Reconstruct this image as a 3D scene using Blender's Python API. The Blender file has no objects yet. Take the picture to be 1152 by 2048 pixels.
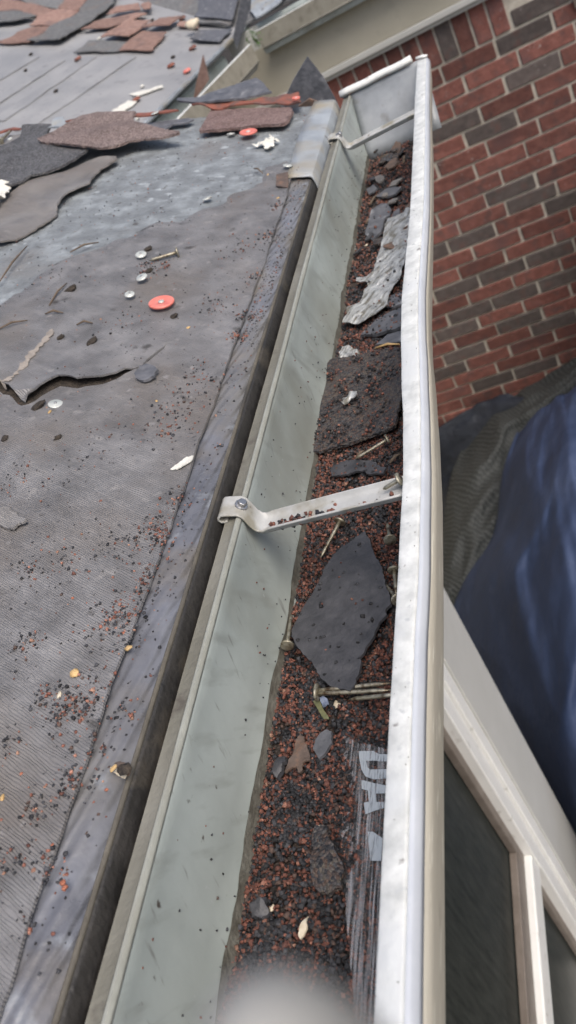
import bpy, bmesh, math, random
import numpy as np
from mathutils import Vector, Matrix, noise
from mathutils.geometry import delaunay_2d_cdt

random.seed(7); np.random.seed(7)
S = bpy.context.scene
COL = S.collection
R_ = math.radians

# ------------------------------------------------------------------ camera, sky, sun, exposure
CZ = 2.87                                   # lens height above the ground (m); D below means "metres below the lens"
cd = bpy.data.cameras.new('camera')
cam = bpy.data.objects.new('camera', cd); COL.objects.link(cam)
rows = [[0.882487, 0.257872, 0.393344], [0.132854, 0.665577, -0.734409], [-0.451184, 0.700364, 0.553103]]
m = Matrix([list(r) + [0] for r in rows] + [[0, 0, 0, 1]])
m.translation = Vector((0, 0, CZ)); cam.matrix_world = m
cd.sensor_fit = 'VERTICAL'; cd.sensor_height = 36; cd.sensor_width = 20.25
cd.lens = 1650 / 2048 * 36
cd.clip_start = .004; cd.clip_end = 300
cd.dof.use_dof = True; cd.dof.focus_distance = .50; cd.dof.aperture_fstop = 15
S.camera = cam

w = bpy.data.worlds.new('World'); S.world = w; w.use_nodes = True
wn = w.node_tree.nodes; bg = wn['Background']
sky = wn.new('ShaderNodeTexSky'); sky.sky_type = 'NISHITA'; sky.sun_disc = False
SUN_EL, SUN_AZ = 57, 128                     # high, behind the thin cloud
sky.sun_elevation = R_(SUN_EL); sky.sun_rotation = R_(SUN_AZ)
sky.air_density = 1.0; sky.dust_density = 6.0; sky.ozone_density = 1.0; sky.altitude = 100
w.node_tree.links.new(sky.outputs[0], bg.inputs[0]); bg.inputs[1].default_value = .13
sl = bpy.data.lights.new('sun', 'SUN'); sl.energy = 1.4; sl.angle = R_(40); sl.color = (1, .97, .92)
sun = bpy.data.objects.new('sun', sl); COL.objects.link(sun)
sd = Vector((math.sin(R_(SUN_AZ)) * math.cos(R_(SUN_EL)), math.cos(R_(SUN_AZ)) * math.cos(R_(SUN_EL)), math.sin(R_(SUN_EL))))
sun.rotation_euler = sd.to_track_quat('Z', 'Y').to_euler(); sun.location = (1, -1, 6)
S.view_settings.view_transform = 'Standard'; S.view_settings.look = 'None'
S.view_settings.exposure = 0.38; S.view_settings.gamma = 1

# ------------------------------------------------------------------ measured outlines (metres, plan view)
P_TEAR = [(-0.4966, 0.5056), (-0.4541, 0.5029), (-0.4385, 0.5283), (-0.432, 0.519), (-0.4271, 0.5137), (-0.4203, 0.5108), (-0.4127, 0.5018), (-0.4061, 0.495), (-0.4002, 0.4974), (-0.3968, 0.5032), (-0.3962, 0.5091), (-0.3917, 0.5161), (-0.3854, 0.5219), (-0.3779, 0.5201), (-0.3683, 0.5157), (-0.3504, 0.5193), (-0.3425, 0.5249), (-0.3377, 0.532), (-0.3277, 0.5401), (-0.3209, 0.5512), (-0.3154, 0.5626), (-0.3135, 0.5692), (-0.3113, 0.575)]
P_FELT_TOP = [(-0.5203, 0.593), (-0.4939, 0.6632), (-0.4869, 0.7008), (-0.4726, 0.7387), (-0.455, 0.7622), (-0.4329, 0.7823), (-0.3905, 0.8067), (-0.3488, 0.8519), (-0.3076, 0.9181), (-0.2844, 0.9701), (-0.2684, 0.9939)]
P_FELT_FOLD = [(-0.4297, 0.5151), (-0.4246, 0.5111), (-0.4233, 0.5259), (-0.4219, 0.5491), (-0.4226, 0.5794), (-0.4224, 0.6026), (-0.4208, 0.6054), (-0.4182, 0.5963), (-0.4186, 0.5734), (-0.4212, 0.5571), (-0.4219, 0.5334), (-0.4215, 0.5158)]
P_FELT_SCRAP_STRIP = [(-0.5543, 0.8), (-0.5472, 0.7966), (-0.5322, 0.8071), (-0.5217, 0.8253), (-0.5118, 0.8465), (-0.508, 0.8696), (-0.5131, 0.8903), (-0.5119, 0.9078), (-0.5106, 0.9258), (-0.5041, 0.9378), (-0.492, 0.9486), (-0.4954, 0.9632), (-0.4951, 0.9975), (-0.4834, 1.0246), (-0.4871, 1.0379), (-0.5121, 1.0475), (-0.5278, 1.0328), (-0.5439, 1.0006), (-0.5711, 0.9779), (-0.5858, 0.9532), (-0.6096, 0.9365)]
P_SHINGLE_DARK = [(-0.6193, 0.955), (-0.6101, 0.9541), (-0.5858, 0.9532), (-0.5786, 0.9627), (-0.5727, 0.9795), (-0.5575, 0.9892), (-0.5461, 1.0041), (-0.5367, 1.0259), (-0.5292, 1.052), (-0.5275, 1.0611), (-0.5559, 1.0785), (-0.5906, 1.0979), (-0.6106, 1.1417), (-0.6221, 1.1969), (-0.665, 1.2022), (-0.6551, 1.1617), (-0.6589, 1.1131), (-0.6742, 1.09)]
P_SHINGLE_BROWN = [(-0.6069, 1.1071), (-0.5906, 1.0912), (-0.5649, 1.0776), (-0.5391, 1.0655), (-0.5302, 1.0586), (-0.5215, 1.0564), (-0.5073, 1.0463), (-0.4894, 1.046), (-0.4809, 1.0551), (-0.475, 1.0664), (-0.46, 1.0687), (-0.4356, 1.0685), (-0.4129, 1.0752), (-0.4133, 1.0819), (-0.4339, 1.0992), (-0.4624, 1.1233), (-0.4839, 1.1439), (-0.4934, 1.1577), (-0.4943, 1.184), (-0.5289, 1.1948), (-0.5534, 1.2025), (-0.569, 1.1882), (-0.5819, 1.1586), (-0.5997, 1.1315)]
P_SHINGLE_RED = [(-0.3965, 1.1024), (-0.3985, 1.1479), (-0.3989, 1.1927), (-0.3759, 1.1901), (-0.3415, 1.1829), (-0.2907, 1.169), (-0.2861, 1.1527), (-0.2875, 1.1216), (-0.2901, 1.1015), (-0.317, 1.1031), (-0.3609, 1.1054)]
P_SCRAP_GREY_UNDER = [(-0.4847, 1.1514), (-0.4634, 1.1271), (-0.4521, 1.1379), (-0.4441, 1.1535), (-0.4259, 1.1551), (-0.4193, 1.1678), (-0.428, 1.1758), (-0.475, 1.1741), (-0.4859, 1.1701)]
P_FELT_LAP_LEFT = [(-0.6788, 1.1013), (-0.6693, 1.1022), (-0.6522, 1.1147), (-0.652, 1.1535), (-0.6633, 1.194), (-0.6789, 1.1911), (-0.7132, 1.186)]
P_RED_STRIP_A = [(-0.7185, 1.199), (-0.6621, 1.2013), (-0.6583, 1.191), (-0.7125, 1.1843)]
P_RED_STRIP_B = [(-0.6066, 1.2036), (-0.5301, 1.1991), (-0.499, 1.2023), (-0.4432, 1.202), (-0.4374, 1.181), (-0.4943, 1.184), (-0.5529, 1.1924), (-0.6018, 1.1892)]
P_RED_STRIP_C = [(-0.4264, 1.2068), (-0.3879, 1.2045), (-0.3493, 1.1978), (-0.3157, 1.2081), (-0.2824, 1.206), (-0.2758, 1.179), (-0.2759, 1.164), (-0.3094, 1.1752), (-0.3473, 1.1848), (-0.3959, 1.1868)]
P_BLACK_FLAP = [(-0.4484, 1.228), (-0.4171, 1.227), (-0.4074, 1.2366), (-0.3705, 1.2466), (-0.3405, 1.2637), (-0.3302, 1.2454), (-0.3166, 1.2147), (-0.3493, 1.1978), (-0.3771, 1.1966), (-0.4161, 1.2034), (-0.444, 1.217)]
P_SMALL_GREY_FLAKE = [(-0.6134, 1.1642), (-0.6165, 1.2067), (-0.6072, 1.2093), (-0.5846, 1.1594)]
P_WRAPPER = [(-0.6169, 0.9545), (-0.6025, 0.9568), (-0.5915, 0.9611), (-0.5804, 0.9249), (-0.5765, 0.8906), (-0.5934, 0.8965)]
P_PAPER = [(-0.2732, 0.4049), (-0.2693, 0.4116), (-0.2645, 0.417), (-0.2596, 0.4155), (-0.2596, 0.4122), (-0.2627, 0.4087), (-0.2679, 0.4053)]
P_FELT_SCRAP_LEFT = [(-0.3716, 0.3573), (-0.3734, 0.3659), (-0.3697, 0.3696), (-0.3618, 0.3645), (-0.3483, 0.3535), (-0.3485, 0.3512), (-0.353, 0.35), (-0.355, 0.3465), (-0.3638, 0.3501)]
P_DARK_FLAKE = [(-0.3268, 0.5213), (-0.3218, 0.5333), (-0.3124, 0.5276), (-0.3081, 0.5235), (-0.3093, 0.5151), (-0.3175, 0.5109), (-0.3228, 0.5137)]
P_LEAF = [(-0.2498, 0.1885), (-0.2475, 0.1884), (-0.2446, 0.1856), (-0.2415, 0.1845), (-0.2416, 0.1832), (-0.2452, 0.1846), (-0.2486, 0.1862)]
P_STAIN_PATCH = [(-0.2494, 0.1912), (-0.2463, 0.1927), (-0.2421, 0.1903), (-0.2409, 0.1864), (-0.2424, 0.1848), (-0.2468, 0.188)]
P_RUST_TAB = [(-0.2779, 0.9292), (-0.2656, 0.9326), (-0.2621, 0.9048), (-0.2602, 0.8864), (-0.2733, 0.8952)]
P_CRUMPLE = [(-0.3223, 1.0434), (-0.3132, 1.0545), (-0.3056, 1.06), (-0.3079, 1.0815), (-0.3027, 1.0747), (-0.2978, 1.0578), (-0.2923, 1.0536), (-0.2944, 1.0391), (-0.2987, 1.023), (-0.3049, 1.0262), (-0.3095, 1.0408)]
P_DRIP_UPPER = [(-0.2746, 0.9348), (-0.2723, 0.9991), (-0.2772, 1.1297), (-0.2788, 1.1985), (-0.2448, 1.1897)]
P_DISCS = [(-0.3331, 0.6345, 'plastic', 25.0), (-0.3337, 1.0878, 'plastic', 25.0), (-0.345, 0.88, 'metal', 12.0), (-0.3642, 0.6881, 'metal', 12.0), (-0.3782, 0.7387, 'metal', 12.0), (-0.3776, 0.4867, 'metal', 12.5), (-0.3587, 1.0991, 'metal', 12.0), (-0.468, 1.1778, 'metal', 13.0), (-0.6165, 0.9748, 'metal', 12.0), (-0.3665, 0.6552, 'metal', 10.0), (-0.2684, 0.9532, 'metal', 12.0), (-0.2816, 1.1777, 'plastic', 12.0), (-0.5804, 0.8871, 'metal', 10), (-0.654, 1.1283, 'metal', 8)]
P_ROOF_NAILS = [[(-0.3415, 0.7341), (-0.3678, 0.7262)], [(-0.6848, 1.1554), (-0.6812, 1.1996)]]
P_CLUMPS = [(-0.4291, 0.6797, 0.011), (-0.3782, 0.5779, 0.009), (-0.4097, 0.5899, 0.007), (-0.32, 0.6154, 0.007), (-0.361, 0.4434, 0.006), (-0.4004, 0.4451, 0.006), (-0.2398, 0.1847, 0.006), (-0.391, 0.4855, 0.01), (-0.3782, 0.7579, 0.009), (-0.3648, 0.7087, 0.008)]
P_STICKS = [[(-0.4567, 0.7614), (-0.4336, 0.7812)], [(-0.4363, 0.631), (-0.42, 0.631)], [(-0.4003, 0.6076), (-0.3867, 0.6088)], [(-0.4708, 0.6054), (-0.4485, 0.6207)], [(-0.4382, 0.647), (-0.4366, 0.6908)], [(-0.5103, 0.7856), (-0.5062, 0.694)], [(-0.3076, 0.9598), (-0.2947, 0.9409)]]
P_ROOF_SEEDS = [(-0.3039, 0.595, 10), (-0.3783, 0.5811, 11), (-0.3782, 0.4763, 10), (-0.3042, 0.4888, 7), (-0.2587, 0.2556, 10), (-0.2458, 0.1861, 9), (-0.2865, 0.2268, 9), (-0.2824, 0.2393, 14), (-0.2677, 0.8621, 9), (-0.2914, 0.9448, 8), (-0.2949, 0.1713, 8)]
P_PEBBLES = [(-0.2517, 0.1339, 6), (-0.25, 0.1318, 6), (-0.257, 0.2796, 5), (-0.265, 0.2547, 5), (-0.2653, 0.2665, 5), (-0.2616, 0.2784, 4.5), (-0.282, 0.2572, 5), (-0.3225, 0.3287, 5), (-0.3023, 0.2927, 5), (-0.2871, 0.2873, 5), (-0.2742, 0.2551, 4), (-0.2754, 0.2617, 4), (-0.2659, 0.3415, 4.5), (-0.3113, 0.376, 5), (-0.2846, 0.2154, 5), (-0.2825, 0.2033, 4.5), (-0.291, 0.1836, 4.5), (-0.2804, 0.2253, 4.5), (-0.277, 0.2225, 4.5), (-0.277, 0.1774, 4), (-0.2629, 0.1501, 4), (-0.2475, 0.1541, 4), (-0.2554, 0.1463, 5), (-0.2671, 0.139, 5), (-0.2586, 0.1175, 4.5), (-0.2493, 0.1145, 4), (-0.2515, 0.2213, 4), (-0.2565, 0.213, 4.5), (-0.2462, 0.1756, 4), (-0.2547, 0.3214, 5), (-0.2527, 0.3511, 4), (-0.2792, 0.1369, 4)]
P_CLUSTERS = [(-0.2715, 0.2209, 0.017, 190), (-0.2828, 0.2175, 0.011, 60), (-0.2712, 0.2722, 0.0186, 170), (-0.2715, 0.2829, 0.0108, 80), (-0.2626, 0.3016, 0.0166, 110), (-0.2641, 0.3424, 0.0176, 130), (-0.2707, 0.3512, 0.009, 60), (-0.2593, 0.3742, 0.0123, 70), (-0.2856, 0.3338, 0.0207, 70), (-0.3205, 0.3211, 0.0238, 60), (-0.3356, 0.3127, 0.0149, 30), (-0.3376, 0.4337, 0.042, 90), (-0.2882, 0.4732, 0.032, 110), (-0.2843, 0.4488, 0.0173, 60), (-0.2799, 0.5187, 0.0263, 80), (-0.2902, 0.6295, 0.0257, 70), (-0.2602, 0.5761, 0.0072, 90), (-0.2576, 0.6084, 0.0083, 90), (-0.2652, 0.6822, 0.0112, 60), (-0.2619, 0.7669, 0.0146, 60), (-0.2649, 0.8414, 0.0115, 60), (-0.3533, 0.7154, 0.0196, 60), (-0.3719, 0.7235, 0.008, 50), (-0.3701, 0.7074, 0.0069, 40), (-0.3624, 0.6114, 0.0395, 50), (-0.4626, 0.71, 0.0363, 40), (-0.4353, 0.8355, 0.0512, 70), (-0.3626, 0.9188, 0.0528, 60), (-0.3861, 0.8526, 0.0339, 50), (-0.273, 0.1678, 0.0132, 60), (-0.2757, 0.1448, 0.0106, 50), (-0.2667, 0.183, 0.0091, 70), (-0.2558, 0.1812, 0.0067, 30), (-0.2582, 0.1376, 0.0082, 50), (-0.26, 0.1193, 0.0079, 30), (-0.2513, 0.219, 0.0072, 40), (-0.2577, 0.1992, 0.0069, 30), (-0.3151, 0.2572, 0.0161, 50), (-0.2933, 0.2259, 0.0075, 50), (-0.2411, 0.2465, 0.0075, 20), (-0.3769, 0.3966, 0.0207, 40), (-0.2848, 0.7481, 0.0289, 60), (-0.2452, 0.4301, 0.0053, 12), (-0.3675, 0.9997, 0.038, 30), (-0.3244, 1.0227, 0.0316, 30), (-0.3001, 0.1969, 0.0096, 20)]
P_SHINGLE_DIAMOND = [(-0.1741, 0.4017), (-0.1659, 0.3773), (-0.1567, 0.3506), (-0.1528, 0.3308), (-0.1556, 0.3274), (-0.1547, 0.3231), (-0.1591, 0.3179), (-0.1637, 0.3066), (-0.1681, 0.2955), (-0.1721, 0.2935), (-0.1685, 0.2934), (-0.1681, 0.2867), (-0.1717, 0.2746), (-0.174, 0.2721), (-0.182, 0.2761), (-0.1918, 0.2832), (-0.201, 0.2987), (-0.2124, 0.3107), (-0.2183, 0.3269), (-0.2144, 0.3412), (-0.2099, 0.3523), (-0.1994, 0.3788), (-0.1886, 0.3928)]
P_SHINGLE_GRANULATED = [(-0.2299, 0.5148), (-0.191, 0.5118), (-0.1569, 0.5133), (-0.1523, 0.5536), (-0.1539, 0.6271), (-0.1765, 0.6377), (-0.2015, 0.6441), (-0.2254, 0.6468), (-0.2333, 0.6315), (-0.2329, 0.5983), (-0.2279, 0.558), (-0.232, 0.5315)]
P_SCRAP_RAGGED = [(-0.2124, 0.4922), (-0.1974, 0.4972), (-0.1796, 0.4871), (-0.1647, 0.4711), (-0.1663, 0.4654), (-0.1784, 0.4697), (-0.1839, 0.4758), (-0.1957, 0.4772), (-0.2092, 0.4812)]
P_FOIL_TAPE = [(-0.1839, 0.931), (-0.1633, 0.924), (-0.1614, 0.9385), (-0.1547, 0.9454), (-0.1498, 0.9348), (-0.1529, 0.8725), (-0.1573, 0.8149), (-0.1642, 0.7627), (-0.1688, 0.7522), (-0.173, 0.7337), (-0.1742, 0.7174), (-0.1844, 0.7081), (-0.1949, 0.7036), (-0.2048, 0.7052), (-0.221, 0.717), (-0.2175, 0.7476), (-0.2039, 0.7453), (-0.1983, 0.7838), (-0.2119, 0.7947), (-0.2113, 0.8006), (-0.1932, 0.8033), (-0.1909, 0.8373), (-0.1877, 0.8801)]
P_FOIL_SMALL = [(-0.2194, 0.6646), (-0.2165, 0.6695), (-0.2094, 0.6666), (-0.1975, 0.6489), (-0.2015, 0.6401), (-0.2092, 0.6416), (-0.2174, 0.6483)]
P_SLATE_SCRAP = [(-0.2114, 0.9182), (-0.2068, 0.9766), (-0.1949, 0.9848), (-0.1859, 0.977), (-0.1814, 0.9567), (-0.1819, 0.9406), (-0.1878, 0.941), (-0.192, 0.9078), (-0.2022, 0.8943)]
P_SLATE_STRIP = [(-0.2001, 0.6843), (-0.1881, 0.6938), (-0.1847, 0.7004), (-0.1694, 0.7041), (-0.1561, 0.7035), (-0.155, 0.6674), (-0.1735, 0.6698), (-0.1869, 0.6737)]
P_SLATE_CHIP = [(-0.1774, 0.7209), (-0.1753, 0.7405), (-0.1574, 0.7366), (-0.1567, 0.7132), (-0.1703, 0.7148)]
P_SLATE_LOW = [(-0.1824, 0.6537), (-0.1719, 0.6652), (-0.1552, 0.6624), (-0.1546, 0.6421), (-0.1656, 0.6477)]
P_SLATE_TOP = [(-0.2037, 1.0231), (-0.1916, 1.0349), (-0.1708, 1.0184), (-0.1776, 1.0015), (-0.1901, 1.0042)]
P_SILVER_FLAKE = [(-0.2048, 0.5626), (-0.2035, 0.5723), (-0.193, 0.5758), (-0.1906, 0.5675), (-0.1978, 0.5645), (-0.2016, 0.5598)]
P_OVAL_CHIP = [(-0.1963, 0.2443), (-0.1953, 0.249), (-0.1921, 0.2528), (-0.1885, 0.2541), (-0.1852, 0.2521), (-0.1844, 0.2445), (-0.1871, 0.2407), (-0.1918, 0.2372), (-0.1937, 0.2396)]
P_FEATHER_CHIP = [(-0.2072, 0.2461), (-0.2058, 0.2558), (-0.2031, 0.252), (-0.2006, 0.2472), (-0.1989, 0.2437), (-0.197, 0.237), (-0.2004, 0.2355), (-0.2024, 0.2306), (-0.2049, 0.2341), (-0.2114, 0.2314), (-0.2105, 0.236), (-0.208, 0.2409)]
P_TAR_CLUMP = [(-0.2177, 0.2308), (-0.2174, 0.236), (-0.2155, 0.241), (-0.2111, 0.2403), (-0.2107, 0.237), (-0.212, 0.232), (-0.2147, 0.2288)]
P_GREEN_FILM = [(-0.199, 0.2738), (-0.1952, 0.2746), (-0.1916, 0.2666), (-0.1878, 0.2613), (-0.1877, 0.2599), (-0.1909, 0.2605), (-0.1942, 0.2659)]
P_BLUE_GLASS = [(-0.1941, 0.274), (-0.192, 0.2748), (-0.1897, 0.2731), (-0.1882, 0.2693), (-0.1895, 0.2669), (-0.1915, 0.2673)]
P_FELT_LUMP = [(-0.1871, 0.1974), (-0.1821, 0.1969), (-0.1763, 0.187), (-0.1711, 0.1756), (-0.1713, 0.1661), (-0.1772, 0.1625), (-0.1834, 0.166), (-0.1877, 0.1815), (-0.1885, 0.1883)]
P_SHELL = [(-0.1905, 0.1458), (-0.19, 0.1507), (-0.1874, 0.1547), (-0.1862, 0.1494), (-0.1877, 0.1456), (-0.1898, 0.145)]
P_CLUMP_NEAR = [(-0.2184, 0.16), (-0.2154, 0.164), (-0.2105, 0.1642), (-0.2089, 0.1583), (-0.2113, 0.1549), (-0.2164, 0.1562)]
P_GUTTER_NAILS = [[(-0.1944, 0.4186), (-0.2068, 0.39)], [(-0.2199, 0.3166), (-0.2222, 0.3434)], [(-0.1944, 0.2773), (-0.15, 0.2749)], [(-0.1942, 0.2751), (-0.1498, 0.2701)], [(-0.1472, 0.2648), (-0.1756, 0.2692)], [(-0.1628, 0.4977), (-0.189, 0.4896)], [(-0.1486, 0.3337), (-0.1558, 0.346)], [(-0.1515, 0.3579), (-0.1504, 0.3401)], [(-0.1223, 0.3597), (-0.1289, 0.359)], [(-0.1556, 0.3872), (-0.1584, 0.4011)]]
P_GUTTER_SEEDS = [(-0.2198, 0.3391, 8), (-0.1883, 0.1978, 7), (-0.1854, 0.2712, 9), (-0.2103, 0.8941, 7), (-0.2082, 0.1608, 7)]
P_GUTTER_STICKS = [[(-0.192, 0.6429), (-0.1771, 0.639)], [(-0.212, 1.0059), (-0.2033, 1.0303)], [(-0.1831, 0.6494), (-0.16, 0.6409)], [(-0.2157, 1.1662), (-0.177, 1.1469)], [(-0.171, 1.1006), (-0.1712, 1.1278)], [(-0.1898, 0.4923), (-0.1834, 0.4997)], [(-0.1619, 0.4746), (-0.1532, 0.4817)], [(-0.2132, 0.9499), (-0.2078, 0.9613)]]
P_FILM = [(-0.1928, 0.271), (-0.1804, 0.2524), (-0.1684, 0.2422), (-0.1615, 0.239), (-0.152, 0.2331), (-0.1424, 0.2281), (-0.1428, 0.2027), (-0.1446, 0.1787), (-0.1448, 0.1459), (-0.1457, 0.1245), (-0.1455, 0.1048), (-0.1586, 0.1063), (-0.163, 0.1272), (-0.1681, 0.1505), (-0.1729, 0.1765), (-0.1784, 0.2032), (-0.1853, 0.2276), (-0.1902, 0.2537)]
P_LET1A = [(-0.1687, 0.2375), (-0.1587, 0.234), (-0.155, 0.2308), (-0.1494, 0.2285), (-0.1492, 0.2245), (-0.1552, 0.2267), (-0.1562, 0.2275), (-0.163, 0.2299), (-0.1674, 0.2315)]
P_LET1B = [(-0.1674, 0.2315), (-0.163, 0.2299), (-0.1619, 0.2259), (-0.1602, 0.2239), (-0.1559, 0.2224), (-0.1494, 0.2203), (-0.1492, 0.2153), (-0.1536, 0.2163), (-0.1575, 0.2175), (-0.1628, 0.221), (-0.1656, 0.2255)]
P_LET2 = [(-0.1654, 0.2199), (-0.1574, 0.2155), (-0.1494, 0.2114), (-0.1492, 0.2072), (-0.1555, 0.2092), (-0.1547, 0.2044), (-0.1494, 0.2028), (-0.1493, 0.1999), (-0.1554, 0.2002), (-0.1611, 0.2001), (-0.1626, 0.2065), (-0.1594, 0.2061), (-0.1606, 0.2125), (-0.1645, 0.2146)]
P_LET3 = [(-0.1589, 0.1906), (-0.1556, 0.1896), (-0.1498, 0.1849), (-0.15, 0.1743), (-0.1562, 0.1759), (-0.1581, 0.1861)]
P_FAR_SHEETS = {'grey_curl': [(-1.783, 3.649), (-1.634, 3.59), (-1.606, 3.691), (-1.586, 3.775), (-1.549, 3.918), (-1.533, 4.065), (-1.577, 4.309), (-1.699, 4.37), (-1.67, 3.998), (-1.726, 3.823), (-1.766, 3.688)], 'red_a': [(-1.971, 3.717), (-1.786, 3.657), (-1.739, 3.841), (-1.858, 3.904), (-1.909, 3.757)], 'red_b': [(-1.86, 3.91), (-1.741, 3.849), (-1.674, 4.012), (-1.797, 4.114), (-1.867, 4.029)], 'red_c': [(-1.8, 4.123), (-1.675, 4.018), (-1.69, 4.336), (-1.805, 4.394)], 'red_d': [(-2.252, 4.494), (-2.176, 4.282), (-2.0, 4.188), (-1.871, 4.041), (-1.804, 4.122), (-2.0, 4.314), (-2.197, 4.512)], 'grey_flap': [(-2.161, 4.242), (-1.992, 4.165), (-1.865, 4.023), (-1.951, 3.994), (-2.077, 4.01)], 'grey_top': [(-2.194, 4.557), (-1.82, 4.416), (-1.814, 4.157), (-1.982, 4.311)], 'tab_a': [(-1.588, 3.729), (-1.547, 3.794), (-1.457, 3.847), (-1.375, 3.84), (-1.416, 3.738), (-1.464, 3.701)], 'tab_b': [(-1.459, 3.564), (-1.328, 3.511), (-1.292, 3.703), (-1.391, 3.751)], 'tab_c': [(-1.355, 3.397), (-1.215, 3.327), (-1.196, 3.539), (-1.311, 3.602), (-1.327, 3.504)], 'tab_d': [(-1.542, 3.442), (-1.352, 3.386), (-1.328, 3.496), (-1.514, 3.58)], 'tab_e': [(-1.305, 3.606), (-1.198, 3.599), (-1.161, 3.72), (-1.256, 3.715)], 'tab_f': [(-1.518, 3.884), (-1.37, 3.882), (-1.404, 3.986), (-1.498, 3.983)], 'tab_g': [(-1.362, 3.878), (-1.325, 3.871), (-1.358, 3.996), (-1.39, 3.977)], 'tab_h': [(-1.172, 3.606), (-1.086, 3.556), (-1.087, 3.618), (-1.17, 3.666)], 'tab_i': [(-1.554, 3.821), (-1.468, 3.862), (-1.389, 3.871), (-1.338, 3.835), (-1.391, 3.751), (-1.478, 3.753)], 'dark_flat': [(-1.089, 3.404), (-0.969, 3.332), (-0.942, 3.469), (-1.07, 3.502)], 'tape_a': [(-1.237, 2.675), (-1.186, 2.682), (-1.15, 2.813), (-1.186, 2.835), (-1.222, 2.736)], 'tape_b': [(-1.201, 2.892), (-1.162, 2.868), (-1.09, 2.921), (-1.098, 2.948), (-1.154, 2.909)], 'tape_c': [(-1.246, 2.635), (-1.173, 2.629), (-1.172, 2.647), (-1.249, 2.668)]}
P_FAR_CAPS = [(-1.503, 3.362), (-1.108, 3.145), (-1.037, 3.063), (-1.064, 3.32), (-1.18, 3.74), (-1.159, 2.831)]
P_FAR_BITS = [(-1.488, 3.613), (-1.489, 3.025), (-1.171, 2.964), (-1.123, 3.249), (-1.139, 2.669), (-1.118, 2.663), (-1.22, 3.782), (-1.44, 4.061), (-1.694, 3.313), (-1.74, 3.517), (-1.652, 3.676), (-1.313, 3.788)]
P_WOOD_CHIP = (-1.08, 3.505)
P_FOLDS = [[(-1.473, 2.661), (-1.388, 3.009), (-1.27, 3.314)], [(-1.59, 2.782), (-1.5, 3.012), (-1.436, 3.377)], [(-1.681, 2.951), (-1.615, 3.173), (-1.559, 3.383)], [(-1.773, 3.208), (-1.728, 3.375), (-1.691, 3.473)]]
P_WING_SHEETS = {'wing_a': [(-1.103, 3.868), (-0.915, 3.705), (-0.942, 3.538), (-1.111, 3.669)], 'wing_b': [(-1.111, 3.665), (-0.945, 3.538), (-0.957, 3.512), (-1.098, 3.609)], 'wing_c': [(-0.876, 3.671), (-0.708, 3.536), (-0.746, 3.491), (-0.842, 3.484), (-0.872, 3.564)]}
P_FLASH = [(-0.83, 3.36, 0.264), (-0.797, 3.36, 0.28), (-0.821, 3.36, 0.316), (-0.928, 3.36, 0.405), (-0.921, 3.36, 0.364), (-0.879, 3.36, 0.319)]
P_BROWN_TRI = [(-0.941, 3.0, 0.327), (-0.961, 3.0, 0.401), (-0.985, 3.0, 0.413), (-1.05, 3.0, 0.438), (-1.007, 3.0, 0.391)]
P_SLATE_TRI = [(-0.266, 1.275, 0.205), (-0.299, 1.275, 0.224), (-0.331, 1.275, 0.248), (-0.311, 1.275, 0.257), (-0.26, 1.275, 0.278), (-0.253, 1.275, 0.278), (-0.257, 1.275, 0.238)]
P_SLATE_TRI2 = [(-0.294, 1.225, 0.247), (-0.276, 1.225, 0.245), (-0.266, 1.225, 0.254), (-0.253, 1.225, 0.266), (-0.274, 1.225, 0.258)]
P_TARP_BLUE = [[(-0.468, 3.028, 2.25), (-0.345, 2.927, 2.1), (-0.243, 2.853, 2.0), (-0.152, 2.818, 1.95), (0.017, 2.776, 1.9)], [(-0.555, 2.844, 2.3), (-0.4, 2.511, 2.0), (-0.266, 2.324, 1.82), (-0.173, 2.248, 1.76), (-0.023, 2.215, 1.75)], [(-0.639, 2.595, 2.4), (-0.447, 2.15, 1.98), (-0.32, 1.958, 1.8), (-0.21, 1.857, 1.72), (-0.066, 1.823, 1.72)], [(-0.824, 2.502, 2.55), (-0.571, 2.023, 2.1), (-0.398, 1.767, 1.88), (-0.256, 1.628, 1.78), (-0.105, 1.583, 1.78)], [(-0.929, 2.374, 2.65), (-0.678, 1.893, 2.3), (-0.458, 1.564, 2.03), (-0.308, 1.406, 1.88), (-0.146, 1.343, 1.84)], [(-0.977, 2.276, 2.75), (-0.705, 1.738, 2.5), (-0.491, 1.403, 2.2), (-0.342, 1.215, 2.0), (-0.185, 1.146, 1.92)], [(-0.902, 2.09, 2.84), (-0.681, 1.641, 2.82), (-0.504, 1.317, 2.55), (-0.363, 1.084, 2.25), (-0.221, 0.966, 2.05)], [(-0.868, 2.023, 2.86), (-0.664, 1.543, 2.86), (-0.543, 1.252, 2.86), (-0.407, 1.079, 2.75), (-0.268, 0.976, 2.5)]]
P_TARP_MESH = [[(0.014, 3.804, 2.32), (0.05, 3.564, 2.26), (0.08, 3.382, 2.24), (0.106, 3.191, 2.26)], [(-0.23, 3.721, 2.38), (-0.174, 3.461, 2.28), (-0.142, 3.315, 2.26), (-0.098, 3.147, 2.3)], [(-0.467, 3.669, 2.44), (-0.379, 3.327, 2.3), (-0.333, 3.195, 2.3), (-0.273, 3.07, 2.36)], [(-0.715, 3.567, 2.5), (-0.562, 3.257, 2.34), (-0.48, 3.152, 2.36), (-0.392, 3.052, 2.42)], [(-0.861, 3.31, 2.56), (-0.688, 3.032, 2.4), (-0.582, 2.938, 2.42), (-0.484, 2.899, 2.5)], [(-0.931, 2.966, 2.6), (-0.776, 2.751, 2.46), (-0.672, 2.67, 2.48), (-0.567, 2.634, 2.56)], [(-0.995, 2.722, 2.64), (-0.877, 2.548, 2.54), (-0.795, 2.467, 2.56), (-0.691, 2.434, 2.64)], [(-1.085, 2.536, 2.72), (-0.978, 2.4, 2.66), (-0.907, 2.328, 2.68), (-0.821, 2.293, 2.75)]]
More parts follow.
